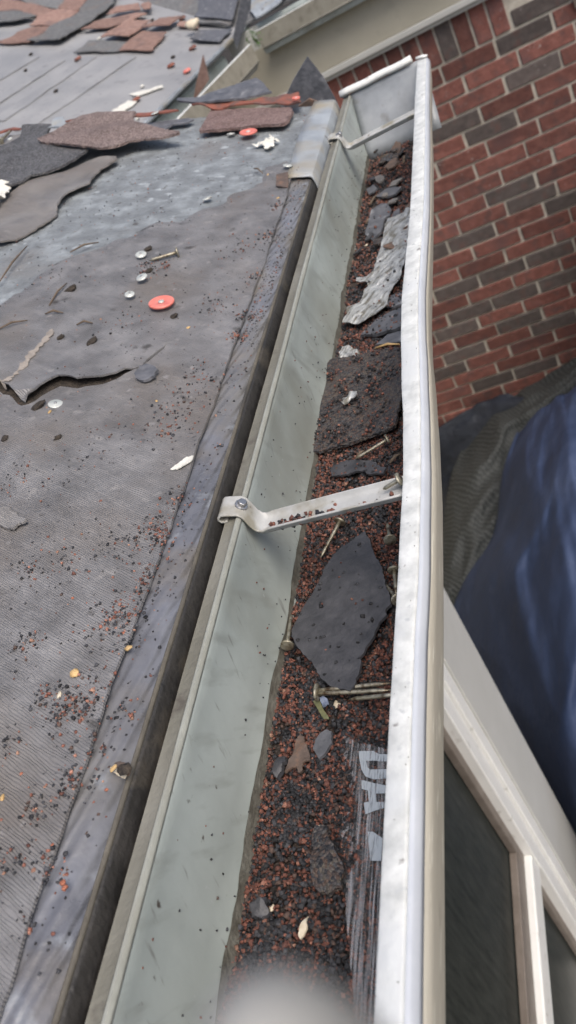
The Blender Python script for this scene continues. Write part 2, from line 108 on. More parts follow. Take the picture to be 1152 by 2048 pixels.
P_TARP_NAVY = [[(-0.997, 3.534, 2.45), (-0.728, 3.527, 2.38), (-0.534, 3.487, 2.33), (-0.321, 3.328, 2.3)], [(-1.055, 3.525, 2.6), (-0.765, 3.458, 2.48), (-0.561, 3.402, 2.4), (-0.35, 3.249, 2.38)], [(-1.151, 3.546, 2.85), (-0.879, 3.379, 2.65), (-0.73, 3.338, 2.6), (-0.473, 3.205, 2.55)], [(-1.177, 3.201, 2.86), (-0.971, 3.132, 2.75), (-0.855, 3.133, 2.72), (-0.575, 3.079, 2.7)], [(-1.196, 2.813, 2.86), (-1.057, 2.821, 2.84), (-0.96, 2.841, 2.82), (-0.722, 2.781, 2.8)]]
P_DARK_BRICKS = [(-0.231, 0.743), (0.025, 0.87), (0.039, 0.965), (-0.306, 1.046), (-0.196, 1.118), (-0.19, 1.39), (-0.103, 1.465), (-0.01, 1.519), (-0.394, 1.515), (-0.555, 1.53), (-0.097, 1.705), (-0.324, 1.717), (-0.544, 1.721), (-0.124, 1.845), (-0.298, 1.839), (-0.555, 1.856), (-0.329, 1.982), (-0.178, 2.046), (-0.632, 1.915), (-0.626, 2.062), (-0.724, 2.116), (-0.537, 2.248), (-0.324, 2.24), (0.068, 0.781)]
P_LIP = [(1.25, -0.1275, -0.115, -0.1205), (1.075, -0.127, -0.1145, -0.1198), (0.898, -0.1255, -0.1128, -0.117), (0.74, -0.1245, -0.1122, -0.1168), (0.573, -0.127, -0.1143, -0.1175), (0.527, -0.126, -0.1135, -0.1165), (0.467, -0.1236, -0.1114, -0.1132), (0.41, -0.1206, -0.1098, -0.111), (0.361, -0.119, -0.1088, -0.1098), (0.284, -0.1192, -0.1088, -0.1097), (0.237, -0.1196, -0.11, -0.11), (0.2, -0.12, -0.1103, -0.1102), (-0.6, -0.1202, -0.1103, -0.1097)]

# ------------------------------------------------------------------ materials
def mat(name, cols, nscale=60, detail=6, rough=.6, rough2=None, bump=0, bscale=300, bdetail=4, ripple=None,
        metallic=0, spec=.5, spots=(), rand=0, coat=0, stretch=None):
    M = bpy.data.materials.new(name); M.use_nodes = True
    nt = M.node_tree; N = nt.nodes; L = nt.links.new
    b = N['Principled BSDF']
    tc = N.new('ShaderNodeTexCoord'); co = tc.outputs['Object']
    oi = N.new('ShaderNodeObjectInfo')
    ad = N.new('ShaderNodeVectorMath'); ad.operation = 'ADD'
    mu = N.new('ShaderNodeMath'); mu.operation = 'MULTIPLY'; mu.inputs[1].default_value = 17
    L(oi.outputs['Random'], mu.inputs[0]); L(co, ad.inputs[0]); L(mu.outputs[0], ad.inputs[1]); co = ad.outputs[0]
    cs = co
    if stretch:
        mp = N.new('ShaderNodeMapping'); mp.vector_type = 'TEXTURE'
        mp.inputs['Rotation'].default_value[2] = stretch[0]
        mp.inputs['Scale'].default_value = (stretch[1], stretch[2], stretch[3]); L(co, mp.inputs[0]); cs = mp.outputs[0]
    n = N.new('ShaderNodeTexNoise'); n.inputs['Scale'].default_value = nscale; n.inputs['Detail'].default_value = detail
    n.inputs['Roughness'].default_value = .62; L(cs, n.inputs['Vector'])
    r = N.new('ShaderNodeValToRGB'); e = r.color_ramp.elements
    while len(e) < len(cols): e.new(.5)
    for i, c in enumerate(cols):
        e[i].position = .3 + .4 * i / max(1, len(cols) - 1); e[i].color = (*c, 1)
    L(n.outputs[0], r.inputs[0]); col = r.outputs[0]
    for sp_ in spots:
        sc, lo, hi, c = sp_[:4]
        s = N.new('ShaderNodeTexNoise'); s.inputs['Scale'].default_value = sc; s.inputs['Detail'].default_value = 5
        if len(sp_) > 4:                        # streaks: rotation about x, stretch (x, y, z)
            mq = N.new('ShaderNodeMapping'); mq.vector_type = 'TEXTURE'; mq.inputs['Rotation'].default_value[0] = sp_[4][0]; mq.inputs['Scale'].default_value = sp_[4][1:]; L(co, mq.inputs[0]); L(mq.outputs[0], s.inputs['Vector'])
        else: L(cs, s.inputs['Vector'])
        q = N.new('ShaderNodeMapRange'); q.inputs[1].default_value = lo; q.inputs[2].default_value = hi; L(s.outputs[0], q.inputs[0])
        x = N.new('ShaderNodeMix'); x.data_type = 'RGBA'; L(q.outputs[0], x.inputs[0]); L(col, x.inputs[6]); x.inputs[7].default_value = (*c, 1); col = x.outputs[2]
    if rand:
        h = N.new('ShaderNodeHueSaturation'); v = N.new('ShaderNodeMapRange'); v.inputs[3].default_value = 1 - rand; v.inputs[4].default_value = 1 + rand
        L(oi.outputs['Random'], v.inputs[0]); L(v.outputs[0], h.inputs['Value']); L(col, h.inputs['Color']); col = h.outputs[0]
    L(col, b.inputs['Base Color'])
    b.inputs['Roughness'].default_value = rough
    if rough2 is not None:
        q = N.new('ShaderNodeMapRange'); q.inputs[1].default_value = .35; q.inputs[2].default_value = .65
        q.inputs[3].default_value = rough; q.inputs[4].default_value = rough2; L(n.outputs[0], q.inputs[0]); L(q.outputs[0], b.inputs['Roughness'])
    b.inputs['Metallic'].default_value = metallic; b.inputs['Specular IOR Level'].default_value = spec
    b.inputs['Coat Weight'].default_value = coat
    hgt = None
    if bump:
        n2 = N.new('ShaderNodeTexNoise'); n2.inputs['Scale'].default_value = bscale; n2.inputs['Detail'].default_value = bdetail; L(cs, n2.inputs['Vector'])
        bp = N.new('ShaderNodeBump'); bp.inputs['Strength'].default_value = 1; bp.inputs['Distance'].default_value = bump
        L(n2.outputs[0], bp.inputs['Height']); hgt = bp
        L(bp.outputs[0], b.inputs['Normal'])
    if ripple:                                  # crepe wrinkles: (direction, length, pitch, height)
        ang, ln, pi_, ht = ripple
        mp = N.new('ShaderNodeMapping'); mp.vector_type = 'TEXTURE'; mp.inputs['Rotation'].default_value[2] = ang
        mp.inputs['Scale'].default_value = (ln, pi_, ln); L(co, mp.inputs[0])
        n3 = N.new('ShaderNodeTexWave'); n3.wave_type = 'BANDS'; n3.bands_direction = 'Y'; n3.inputs['Scale'].default_value = .314
        n3.inputs['Distortion'].default_value = 9; n3.inputs['Detail'].default_value = 3; n3.inputs['Detail Scale'].default_value = .6; L(mp.outputs[0], n3.inputs['Vector'])
        bp = N.new('ShaderNodeBump'); bp.inputs['Strength'].default_value = 1; bp.inputs['Distance'].default_value = ht
        L(n3.outputs['Fac'], bp.inputs['Height'])
        if hgt: L(hgt.outputs[0], bp.inputs['Normal'])
        L(bp.outputs[0], b.inputs['Normal'])
    return M

def attr_mat(name, rough, bump=.0002, bscale=1500):
    M = bpy.data.materials.new(name); M.use_nodes = True; N = M.node_tree.nodes; L = M.node_tree.links.new; b = N['Principled BSDF']
    a = N.new('ShaderNodeAttribute'); a.attribute_name = 'tint'; L(a.outputs['Color'], b.inputs['Base Color'])
    b.inputs['Roughness'].default_value = rough
    n = N.new('ShaderNodeTexNoise'); n.inputs['Scale'].default_value = bscale
    bp = N.new('ShaderNodeBump'); bp.inputs['Distance'].default_value = bump; L(n.outputs[0], bp.inputs['Height']); L(bp.outputs[0], b.inputs['Normal'])
    return M

RIP = R_(-31)
MT = dict(
 felt=mat('felt', [(.122,.119,.119),(.184,.180,.182),(.25,.246,.25)], 30, detail=10, rough=.30, rough2=.48, bump=.0010, bscale=110, bdetail=7, ripple=(RIP,.0034,.0014,.00042),
          spots=[(9,.50,.72,(.165,.147,.132)),(70,.64,.72,(.26,.25,.245)),(45,.66,.74,(.07,.065,.06)),(420,.66,.72,(.05,.047,.047))]),
 felt_low=mat('felt_low', [(.15,.142,.138),(.215,.205,.199),(.28,.27,.262)], 22, rough=.4, rough2=.58, bump=.001, bscale=80, ripple=(RIP,.0036,.0014,.0005), spots=[(7,.5,.72,(.18,.155,.135)),(60,.67,.74,(.27,.255,.24))]),
 felt_pale=mat('felt_pale', [(.20,.18,.16),(.34,.30,.265)], 120, rough=.8, bump=.001, bscale=400),
 deck=mat('deck', [(.13,.137,.142),(.19,.207,.218),(.29,.32,.342)], 42, detail=10, rough=.45, rough2=.65, bump=.0016, bscale=180, bdetail=7, spots=[(8,.52,.70,(.165,.162,.16)),(110,.63,.70,(.09,.088,.085)),(60,.64,.72,(.34,.37,.39))]),
 membrane=mat('membrane', [(.088,.091,.104),(.138,.144,.166),(.195,.207,.24)], 24, rough=.22, rough2=.42, bump=.0012, bscale=70, ripple=(R_(78),.020,.0060,.0006), spots=[(14,.52,.72,(.18,.16,.135)),(5,.52,.70,(.165,.158,.148)),(40,.62,.72,(.26,.28,.31))]),
 drip_black=mat('drip_black', [(.018,.017,.016),(.036,.033,.030)], 50, rough=.5, rough2=.7, spots=[(30,.58,.70,(.065,.056,.044))], bump=.0008),
 drip_tan=mat('drip_tan', [(.075,.068,.056),(.135,.122,.098)], 45, rough=.6, bump=.0006, spots=[(16,.50,.68,(.05,.047,.043))]),
 zinc=mat('zinc', [(.20,.22,.24),(.30,.33,.36),(.38,.42,.45)], 20, rough=.35, rough2=.55, bump=.0008, bscale=60, spots=[(11,.5,.66,(.30,.27,.21)),(40,.62,.7,(.10,.09,.085))]),
 gut_in=mat('gut_in', [(.31,.35,.335),(.385,.43,.41),(.45,.50,.48)], 9, detail=10, rough=.32, rough2=.5, bump=.0006, bscale=40, spots=[(1,.54,.80,(.25,.27,.25),(R_(35),.02,.012,.05)),(120,.69,.75,(.09,.08,.07)),(8,.52,.68,(.29,.31,.28)),(1,.64,.74,(.235,.25,.235),(R_(-20),.02,.005,.022)),(300,.70,.75,(.42,.46,.45))], stretch=(0,.5,1,1.4)),
 gut_far=mat('gut_far', [(.24,.225,.185),(.31,.295,.245)], 20, rough=.5, bump=.0005, spots=[(30,.55,.7,(.2,.185,.15))]),
 gut_ridge_highlight=mat('gut_ridge_highlight', [(.25,.255,.225),(.33,.34,.305)], 40, rough=.4, bump=.0004, spots=[(30,.5,.7,(.27,.27,.235))]),  # crease highlight put into the colour, lighter than the flange
 gut_flange=mat('gut_flange', [(.15,.145,.12),(.205,.20,.168)], 30, detail=9, rough=.5, bump=.0006, spots=[(60,.58,.72,(.11,.10,.085)),(12,.5,.7,(.235,.23,.20))]),
 gut_lip=mat('gut_lip', [(.44,.455,.445),(.58,.595,.58),(.72,.735,.72)], 85, detail=10, rough=.48, rough2=.62, bump=.0007, bscale=140, spots=[(160,.62,.70,(.46,.48,.48)),(60,.69,.72,(.22,.21,.20)),(26,.55,.68,(.58,.60,.60))]),
 gut_edge_shade=mat('gut_edge_shade', [(.45,.48,.53),(.54,.57,.61)], 40, rough=.4),  # blue shade on the rounded lip edge, put into the colour
 gut_out=mat('gut_out', [(.36,.335,.275),(.43,.405,.34),(.48,.455,.385)], 14, detail=9, rough=.42, bump=.0003, spots=[(1,.60,.66,(.56,.54,.46),(0,.004,.03,.003)),(90,.66,.70,(.58,.56,.47))], stretch=(0,.3,4,1)),
 cap_grey=mat('cap_grey', [(.17,.185,.20),(.25,.27,.29),(.33,.35,.37)], 14, rough=.3, rough2=.45, bump=.001, bscale=30, spots=[(40,.6,.75,(.16,.16,.16))]),
 white_metal=mat('white_metal', [(.66,.67,.64),(.78,.79,.76)], 40, rough=.38, bump=.0003, spots=[(60,.62,.72,(.40,.38,.33))]),
 strap=mat('strap', [(.36,.36,.345),(.47,.48,.475)], 50, rough=.33, rough2=.5, bump=.0003, spots=[(40,.50,.66,(.28,.265,.215)),(160,.68,.73,(.16,.14,.12))]),
 steel=mat('steel', [(.30,.30,.30),(.45,.45,.46)], 200, rough=.35, metallic=.9, bump=.0002, bscale=900),
 nail=mat('nail', [(.20,.17,.12),(.36,.33,.25),(.46,.44,.37)], 260, rough=.3, rough2=.5, metallic=.75, bump=.0003, bscale=700, spots=[(180,.54,.66,(.10,.065,.04))]),
 disc=mat('disc', [(.50,.52,.48),(.68,.70,.66)], 160, rough=.35, metallic=.35, bump=.0003, spots=[(200,.6,.72,(.22,.18,.13))]),
 red_cap=mat('red_cap', [(.62,.15,.12),(.74,.24,.19)], 120, rough=.4, spots=[(160,.6,.75,(.60,.36,.30))]),
 silt=mat('silt', [(.07,.066,.052),(.12,.115,.095),(.18,.18,.155)], 90, detail=9, rough=.7, bump=.001, bscale=400),
 sludge=mat('sludge', [(.012,.011,.010),(.032,.024,.020),(.062,.042,.033)], 160, detail=10, rough=.5, rough2=.75, bump=.004, bscale=420, bdetail=9),
 slate=mat('slate', [(.035,.036,.041),(.052,.053,.060),(.07,.071,.08)], 90, rough=.48, rough2=.62, bump=.0008, bscale=300, spots=[(150,.69,.71,(.004,.004,.004)),(60,.6,.75,(.085,.085,.092))]),
 slate_grey=mat('slate_grey', [(.06,.063,.072),(.10,.104,.117),(.15,.154,.17)], 90, detail=9, rough=.45, rough2=.65, bump=.0008, bscale=200, spots=[(45,.6,.7,(.24,.245,.26))]),
 foil=mat('foil', [(.20,.20,.19),(.46,.47,.47),(.66,.68,.67)], 95, detail=9, rough=.25, rough2=.45, metallic=.35, bump=.003, bscale=120, spots=[(60,.54,.64,(.20,.19,.16))], stretch=(R_(60),1,.35,1)),
 paper=mat('paper', [(.55,.54,.48),(.72,.71,.66)], 100, rough=.6, bump=.001, bscale=200),
 beige=mat('beige', [(.40,.375,.30),(.46,.435,.355)], 6, rough=.55, spots=[(18,.6,.8,(.36,.335,.27))], bump=.0006, bscale=40),
 trim=mat('trim', [(.50,.50,.47),(.56,.56,.53)], 8, rough=.4, bump=.0004, bscale=60),
 frame=mat('frame', [(.74,.74,.71),(.82,.82,.79)], 12, detail=9, rough=.38, bump=.0003, spots=[(40,.62,.74,(.5,.49,.45))]),
 gasket=mat('gasket', [(.14,.115,.095),(.20,.17,.145)], 30, rough=.5),
 mortar=mat('mortar', [(.44,.40,.33),(.55,.51,.43),(.63,.59,.51)], 40, rough=.9, bump=.003, bscale=220, spots=[(9,.55,.7,(.38,.345,.29))]),
 brick_red=mat('brick_red', [(.125,.048,.039),(.185,.073,.058),(.24,.106,.085)], 34, detail=9, rough=.85, bump=.0035, bscale=190, bdetail=8, rand=.32, spots=[(22,.54,.70,(.11,.06,.055)),(70,.66,.75,(.32,.25,.23)),(160,.66,.73,(.055,.035,.032)),(7,.56,.7,(.13,.065,.06))]),
 brick_dark=mat('brick_dark', [(.07,.056,.053),(.10,.082,.076),(.135,.112,.102)], 34, detail=9, rough=.8, bump=.0025, bscale=170, bdetail=7, rand=.25, spots=[(22,.56,.72,(.13,.075,.065)),(60,.68,.76,(.27,.245,.23))]),
 far_felt_veil=mat('far_felt_veil', [(.21,.212,.217),(.265,.267,.273),(.31,.312,.318)], 5, detail=9, rough=.42, rough2=.6, bump=.002, bscale=30, spots=[(20,.60,.75,(.18,.18,.185)),(90,.66,.72,(.14,.135,.13))]),  # lightened to put the pale veil over the far roof into its colour
 tile_red=mat('tile_red', [(.17,.10,.08),(.25,.155,.127),(.31,.21,.178)], 60, detail=9, rough=.85, bump=.003, bscale=300, rand=.2, spots=[(14,.55,.72,(.15,.10,.09))]),
 tile_grey=mat('tile_grey', [(.09,.092,.095),(.14,.143,.146),(.20,.20,.20)], 60, detail=9, rough=.8, bump=.003, bscale=300, rand=.2, spots=[(14,.55,.72,(.16,.14,.13))]),
 orange=mat('orange', [(.17,.062,.044),(.27,.092,.06)], 60, rough=.7, bump=.001, bscale=200, spots=[(50,.48,.62,(.12,.07,.06))]),
 blue_glossy=mat('blue_glossy', [(.10,.13,.20),(.24,.28,.38)], 300, rough=.2),
 dirt=mat('dirt', [(.02,.016,.013),(.045,.036,.028),(.08,.062,.046)], 260, detail=8, rough=.9, bump=.003, bscale=600),
 stick=mat('stick', [(.09,.065,.045),(.17,.13,.095)], 200, rough=.8, bump=.0005, bscale=900),
 seed=mat('seed', [(.42,.26,.10),(.60,.42,.20)], 300, rough=.55, rand=.2, bump=.0003, bscale=800),
 straw=mat('straw', [(.50,.42,.30),(.66,.60,.48)], 300, rough=.6, rand=.15),
 rust=mat('rust', [(.06,.045,.04),(.11,.08,.065),(.20,.11,.07)], 120, rough=.7, bump=.0006),
 olive=mat('olive', [(.10,.105,.05),(.19,.19,.10)], 200, rough=.3),
 green=mat('green', [(.06,.12,.025),(.12,.21,.05)], 60, rough=.5, rand=.3),
 tarp=mat('tarp', [(.025,.040,.088),(.038,.058,.12),(.060,.083,.155)], 5, detail=8, rough=.62, rough2=.75, spec=.28, bump=.003, bscale=30, bdetail=8, spots=[(3,.5,.7,(.034,.048,.095))]),
 navy=mat('navy', [(.014,.018,.028),(.026,.033,.048)], 8, rough=.5, bump=.012, bscale=16, bdetail=8),
 soil=mat('soil', [(.015,.012,.010),(.035,.028,.022)], 10, rough=.95, bump=.01, bscale=60),
 pole=mat('pole', [(.26,.26,.25),(.31,.31,.30)], 80, rough=.6),
)
def granulated(name, cols, sc=520):
    M = bpy.data.materials.new(name); M.use_nodes = True; N = M.node_tree.nodes; L = M.node_tree.links.new; b = N['Principled BSDF']
    tc = N.new('ShaderNodeTexCoord'); v = N.new('ShaderNodeTexVoronoi'); v.inputs['Scale'].default_value = sc; L(tc.outputs['Object'], v.inputs['Vector'])
    sp = N.new('ShaderNodeSeparateColor'); L(v.outputs['Color'], sp.inputs[0])
    r = N.new('ShaderNodeValToRGB'); e = r.color_ramp.elements
    while len(e) < len(cols): e.new(.5)
    for i, c in enumerate(cols): e[i].position = i / (len(cols) - 1); e[i].color = (*c, 1)
    n = N.new('ShaderNodeTexNoise'); n.inputs['Scale'].default_value = 30; n.inputs['Detail'].default_value = 6; L(tc.outputs['Object'], n.inputs['Vector'])
    mx = N.new('ShaderNodeMath'); mx.operation = 'MULTIPLY_ADD'; mx.inputs[1].default_value = .9; mx.inputs[2].default_value = -.42
    L(n.outputs[0], mx.inputs[0]); a = N.new('ShaderNodeMath'); L(sp.outputs[0], a.inputs[0]); L(mx.outputs[0], a.inputs[1]); L(a.outputs[0], r.inputs[0])
    L(r.outputs[0], b.inputs['Base Color']); b.inputs['Roughness'].default_value = .7
    bp = N.new('ShaderNodeBump'); bp.inputs['Distance'].default_value = .0016; bp.invert = True; L(v.outputs['Distance'], bp.inputs['Height']); L(bp.outputs[0], b.inputs['Normal'])
    return M
MT['gran_dark'] = granulated('gran_dark', [(.035,.035,.037),(.075,.075,.08),(.14,.14,.147)])
MT['gran_brown'] = granulated('gran_brown', [(.09,.063,.056),(.17,.125,.113),(.28,.22,.205)])
MT['gran_red'] = granulated('gran_red', [(.10,.063,.057),(.18,.115,.104),(.25,.18,.165)])
MT['gran_wet'] = granulated('gran_wet', [(.012,.013,.017),(.030,.031,.037),(.085,.055,.043),(.055,.057,.064),(.10,.085,.07)], 560)
MT['granule'] = attr_mat('granule', .55)

def woven():
    M = bpy.data.materials.new('woven'); M.use_nodes = True; N = M.node_tree.nodes; L = M.node_tree.links.new; b = N['Principled BSDF']
    uv = N.new('ShaderNodeUVMap'); wv = N.new('ShaderNodeTexWave'); wv.bands_direction = 'Y'; wv.inputs['Scale'].default_value = 26; wv.inputs['Distortion'].default_value = 3.5; wv.inputs['Detail'].default_value = 2; L(uv.outputs[0], wv.inputs['Vector'])
    w2 = N.new('ShaderNodeTexWave'); w2.bands_direction = 'X'; w2.inputs['Scale'].default_value = 9; w2.inputs['Distortion'].default_value = .8; L(uv.outputs[0], w2.inputs['Vector'])
    m2 = N.new('ShaderNodeMath'); m2.operation = 'MULTIPLY'; L(wv.outputs['Fac'], m2.inputs[0]); m3 = N.new('ShaderNodeMapRange'); m3.inputs[3].default_value = .55; L(w2.outputs['Fac'], m3.inputs[0]); L(m3.outputs[0], m2.inputs[1])
    r = N.new('ShaderNodeValToRGB'); r.color_ramp.elements[0].color = (.028,.032,.033,1); r.color_ramp.elements[1].color = (.062,.069,.069,1); L(m2.outputs[0], r.inputs[0]); L(r.outputs[0], b.inputs['Base Color'])
    b.inputs['Roughness'].default_value = .7
    bp = N.new('ShaderNodeBump'); bp.inputs['Distance'].default_value = .003; L(m2.outputs[0], bp.inputs['Height']); L(bp.outputs[0], b.inputs['Normal'])
    return M
MT['woven'] = woven()

def film_mat():
    M = bpy.data.materials.new('film'); M.use_nodes = True; N = M.node_tree.nodes; L = M.node_tree.links.new
    b = N['Principled BSDF']; out = N['Material Output']
    b.inputs['Base Color'].default_value = (.66, .67, .72, 1); b.inputs['Roughness'].default_value = .14
    tr = N.new('ShaderNodeBsdfTransparent'); tr.inputs[0].default_value = (.98, .98, .97, 1)
    tc = N.new('ShaderNodeTexCoord'); mp = N.new('ShaderNodeMapping'); mp.inputs['Scale'].default_value = (900, 26, 60); mp.inputs['Rotation'].default_value[2] = R_(4); L(tc.outputs['Object'], mp.inputs[0])
    n = N.new('ShaderNodeTexNoise'); n.inputs['Scale'].default_value = 1; n.inputs['Detail'].default_value = 5; L(mp.outputs[0], n.inputs['Vector'])
    r = N.new('ShaderNodeMapRange'); r.inputs[1].default_value = .46; r.inputs[2].default_value = .72; r.inputs[3].default_value = .02; r.inputs[4].default_value = .36; L(n.outputs[0], r.inputs[0])
    mx = N.new('ShaderNodeMixShader'); L(r.outputs[0], mx.inputs[0]); L(tr.outputs[0], mx.inputs[1]); L(b.outputs[0], mx.inputs[2]); L(mx.outputs[0], out.inputs[0])
    bp = N.new('ShaderNodeBump'); bp.inputs['Distance'].default_value = .0006; L(n.outputs[0], bp.inputs['Height']); L(bp.outputs[0], b.inputs['Normal'])
    return M
MT['film'] = film_mat()
def print_mat():
    M = bpy.data.materials.new('printed_ink'); M.use_nodes = True; N = M.node_tree.nodes; L = M.node_tree.links.new
    b = N['Principled BSDF']; out = N['Material Output']; b.inputs['Base Color'].default_value = (.50, .55, .60, 1); b.inputs['Roughness'].default_value = .4
    tr = N.new('ShaderNodeBsdfTransparent'); n = N.new('ShaderNodeTexNoise'); n.inputs['Scale'].default_value = 240; n.inputs['Detail'].default_value = 5
    tc = N.new('ShaderNodeTexCoord'); mp = N.new('ShaderNodeMapping'); mp.inputs['Scale'].default_value = (3, .4, 1); L(tc.outputs['Object'], mp.inputs[0]); L(mp.outputs[0], n.inputs['Vector'])
    r = N.new('ShaderNodeMapRange'); r.inputs[1].default_value = .35; r.inputs[2].default_value = .5; r.inputs[3].default_value = .25; r.inputs[4].default_value = .72; L(n.outputs[0], r.inputs[0])
    mx = N.new('ShaderNodeMixShader'); L(r.outputs[0], mx.inputs[0]); L(tr.outputs[0], mx.inputs[1]); L(b.outputs[0], mx.inputs[2]); L(mx.outputs[0], out.inputs[0]); return M
MT['ink'] = print_mat()
def glass_mat():
    M = bpy.data.materials.new('dark_glass'); M.use_nodes = True; N = M.node_tree.nodes; L = M.node_tree.links.new; b = N['Principled BSDF']
    tc = N.new('ShaderNodeTexCoord'); mp = N.new('ShaderNodeMapping'); mp.inputs['Scale'].default_value = (30, 90, 14); L(tc.outputs['Object'], mp.inputs[0])
    n = N.new('ShaderNodeTexNoise'); n.inputs['Scale'].default_value = 1; n.inputs['Detail'].default_value = 6; L(mp.outputs[0], n.inputs['Vector'])
    r = N.new('ShaderNodeValToRGB'); r.color_ramp.elements[0].position = .35; r.color_ramp.elements[1].position = .7
    r.color_ramp.elements[0].color = (.022,.026,.024,1); r.color_ramp.elements[1].color = (.045,.05,.045,1); L(n.outputs[0], r.inputs[0]); L(r.outputs[0], b.inputs['Base Color'])
    b.inputs['Roughness'].default_value = .38; b.inputs['Specular IOR Level'].default_value = .2; return M
MT['glass'] = glass_mat()

# ------------------------------------------------------------------ builders
def link(name, verts, faces, material, parent=None, smooth=False, uvs=None):
    """one mesh object whose origin sits at the middle of its base; verts are world coordinates (x, y, z)"""
    v = np.array(verts, dtype=float)
    o = np.array([v[:, 0].mean(), v[:, 1].mean(), v[:, 2].min()])
    me = bpy.data.meshes.new(name); me.from_pydata((v - o).tolist(), [], faces); me.update()
    if material: me.materials.append(MT[material])
    if smooth: me.polygons.foreach_set('use_smooth', [True] * len(me.polygons))
    ob = bpy.data.objects.new(name, me); COL.objects.link(ob); ob.location = o
    if parent:
        ob.parent = parent; ob.location = Vector(o) - world_of(parent)
    return ob
def world_of(o):
    p = Vector(o.location)
    while o.parent: o = o.parent; p += Vector(o.location)
    return p
def tag(o, label, cat, group=None, kind=None):
    o['label'] = label; o['category'] = cat
    if group: o['group'] = group
    if kind: o['kind'] = kind
    return o
def thing(name, label, cat, loc, group=None):
    o = bpy.data.objects.new(name, None); COL.objects.link(o); o.location = loc; o.empty_display_size = .02
    return tag(o, label, cat, group)
def structure(o): o['kind'] = 'structure'; return o
def box(x0, x1, y0, y1, z0, z1):
    v = [(x, y, z) for x in (x0, x1) for y in (y0, y1) for z in (z0, z1)]
    f = [(0,1,3,2),(4,6,7,5),(0,4,5,1),(2,3,7,6),(0,2,6,4),(1,5,7,3)]
    return v, f
def bbox(name, dims, material, parent=None, bev=.002):
    v, f = box(*dims); o = link(name, v, f, material, parent)
    if bev:
        b = o.modifiers.new('bevel', 'BEVEL'); b.width = bev; b.segments = 2
    return o
def inside(p, poly):
    x, y = p; c = False; j = len(poly) - 1
    for i in range(len(poly)):
        xi, yi = poly[i]; xj, yj = poly[j]
        if (yi > y) != (yj > y) and x < (xj - xi) * (y - yi) / (yj - yi) + xi: c = not c
        j = i
    return c
def sheet(name, poly, zf, material, th=.002, res=.008, jit=.0008, amp=.0006, freq=40, bumps=(), parent=None, smooth=True, seed=0, dome=0):
    """a thin torn sheet lying on the surface zf(x, y): ragged outline, wavy top, real thickness"""
    rnd = random.Random(seed + len(poly) * 13); jit *= 1.6
    out = []
    n = len(poly)
    for i in range(n):
        a = Vector(poly[i]); b = Vector(poly[(i + 1) % n]); L = (b - a).length
        k = max(1, int(L / (res * .5) + .5)); nr = Vector((-(b - a).y, (b - a).x)) / (L + 1e-9)
        for j in range(k):
            p = a.lerp(b, j / k)
            if jit: p = p + nr * (rnd.uniform(-jit, jit) * .6 + jit * 1.6 * noise.noise(Vector((p.x * .35 / res, p.y * .35 / res, seed))))
            out.append(p)
    ol = [(p.x, p.y) for p in out]
    xs = [p[0] for p in ol]; ys = [p[1] for p in ol]
    pts = list(out)
    y = min(ys) + res * .5
    while y < max(ys):
        x = min(xs) + res * .5
        while x < max(xs):
            q = (x + rnd.uniform(-.2, .2) * res, y + rnd.uniform(-.2, .2) * res)
            if inside(q, ol) and min((q[0] - a) ** 2 + (q[1] - b) ** 2 for a, b in ol) > (.45 * res) ** 2: pts.append(Vector(q))
            x += res
        y += res
    N = len(out)
    r = delaunay_2d_cdt(pts, [], [list(range(N))], 1, 1e-7)
    v2, fs = r[0], [f for f in r[2]]
    cx = sum(xs) / len(xs); cy = sum(ys) / len(ys); rad = max(max(xs) - min(xs), max(ys) - min(ys)) / 2
    top = []
    for p in v2:
        h = amp * (noise.noise(Vector((p.x * freq, p.y * freq, seed * 3.1))) + .5)
        for bx, by, br, ba in bumps: h += ba * math.exp(-((p.x - bx) ** 2 + (p.y - by) ** 2) / (br * br))
        if dome: h += dome * max(0, 1 - ((p.x - cx) ** 2 + (p.y - cy) ** 2) / (rad * rad))
        top.append((p.x, p.y, zf(p.x, p.y) + max(h, 0) + th))
    m0 = len(top); verts = top + [(x, y, z - th) for x, y, z in top]
    faces = []; cnt = {}
    for f in fs:
        faces.append(tuple(f)); faces.append(tuple(i + m0 for i in reversed(f)))
        for i in range(len(f)):
            e = (f[i], f[(i + 1) % len(f)]); cnt[e] = 1
    for a, b in list(cnt):
        if (b, a) not in cnt: faces.append((b, a, a + m0, b + m0))
    o = link(name, verts, faces, material, parent, smooth)
    if smooth:
        me = o.data; me.update()
        try: me.set_sharp_from_angle(angle=R_(40))
        except Exception: pass
    return o
def slab(name, pts3, nrm, th, material, parent=None):
    """flat outlined plate with thickness, outline given in 3D"""
    k = len(pts3); nv = Vector(nrm).normalized() * th
    v = [tuple(p) for p in pts3] + [tuple(Vector(p) + nv) for p in pts3]
    f = [tuple(range(k)), tuple(range(2 * k - 1, k - 1, -1))] + [(i, i + k, (i + 1) % k + k, (i + 1) % k) for i in range(k)]
    return link(name, v, f, material, parent)
def tube(name, path, radii, material, parent=None, sides=8, squash=1):
    P = [Vector(p) for p in path]; v = []; f = []
    for i, p in enumerate(P):
        t = (P[min(i + 1, len(P) - 1)] - P[max(i - 1, 0)]).normalized()
        u = t.cross(Vector((0, 0, 1))); u = u.normalized() if u.length > 1e-4 else Vector((1, 0, 0)); w_ = u.cross(t).normalized()
        r = radii[i] if isinstance(radii, (list, tuple)) else radii
        for k in range(sides):
            a = 2 * math.pi * k / sides; q = p + (u * math.cos(a) + w_ * math.sin(a) * squash) * r; v.append(tuple(q))
    for i in range(len(P) - 1):
        for k in range(sides):
            a = i * sides + k; b = i * sides + (k + 1) % sides; f.append((a, b, b + sides, a + sides))
    f.append(tuple(reversed(range(sides)))); f.append(tuple(range((len(P) - 1) * sides, len(P) * sides)))
    return link(name, v, f, material, parent, True)
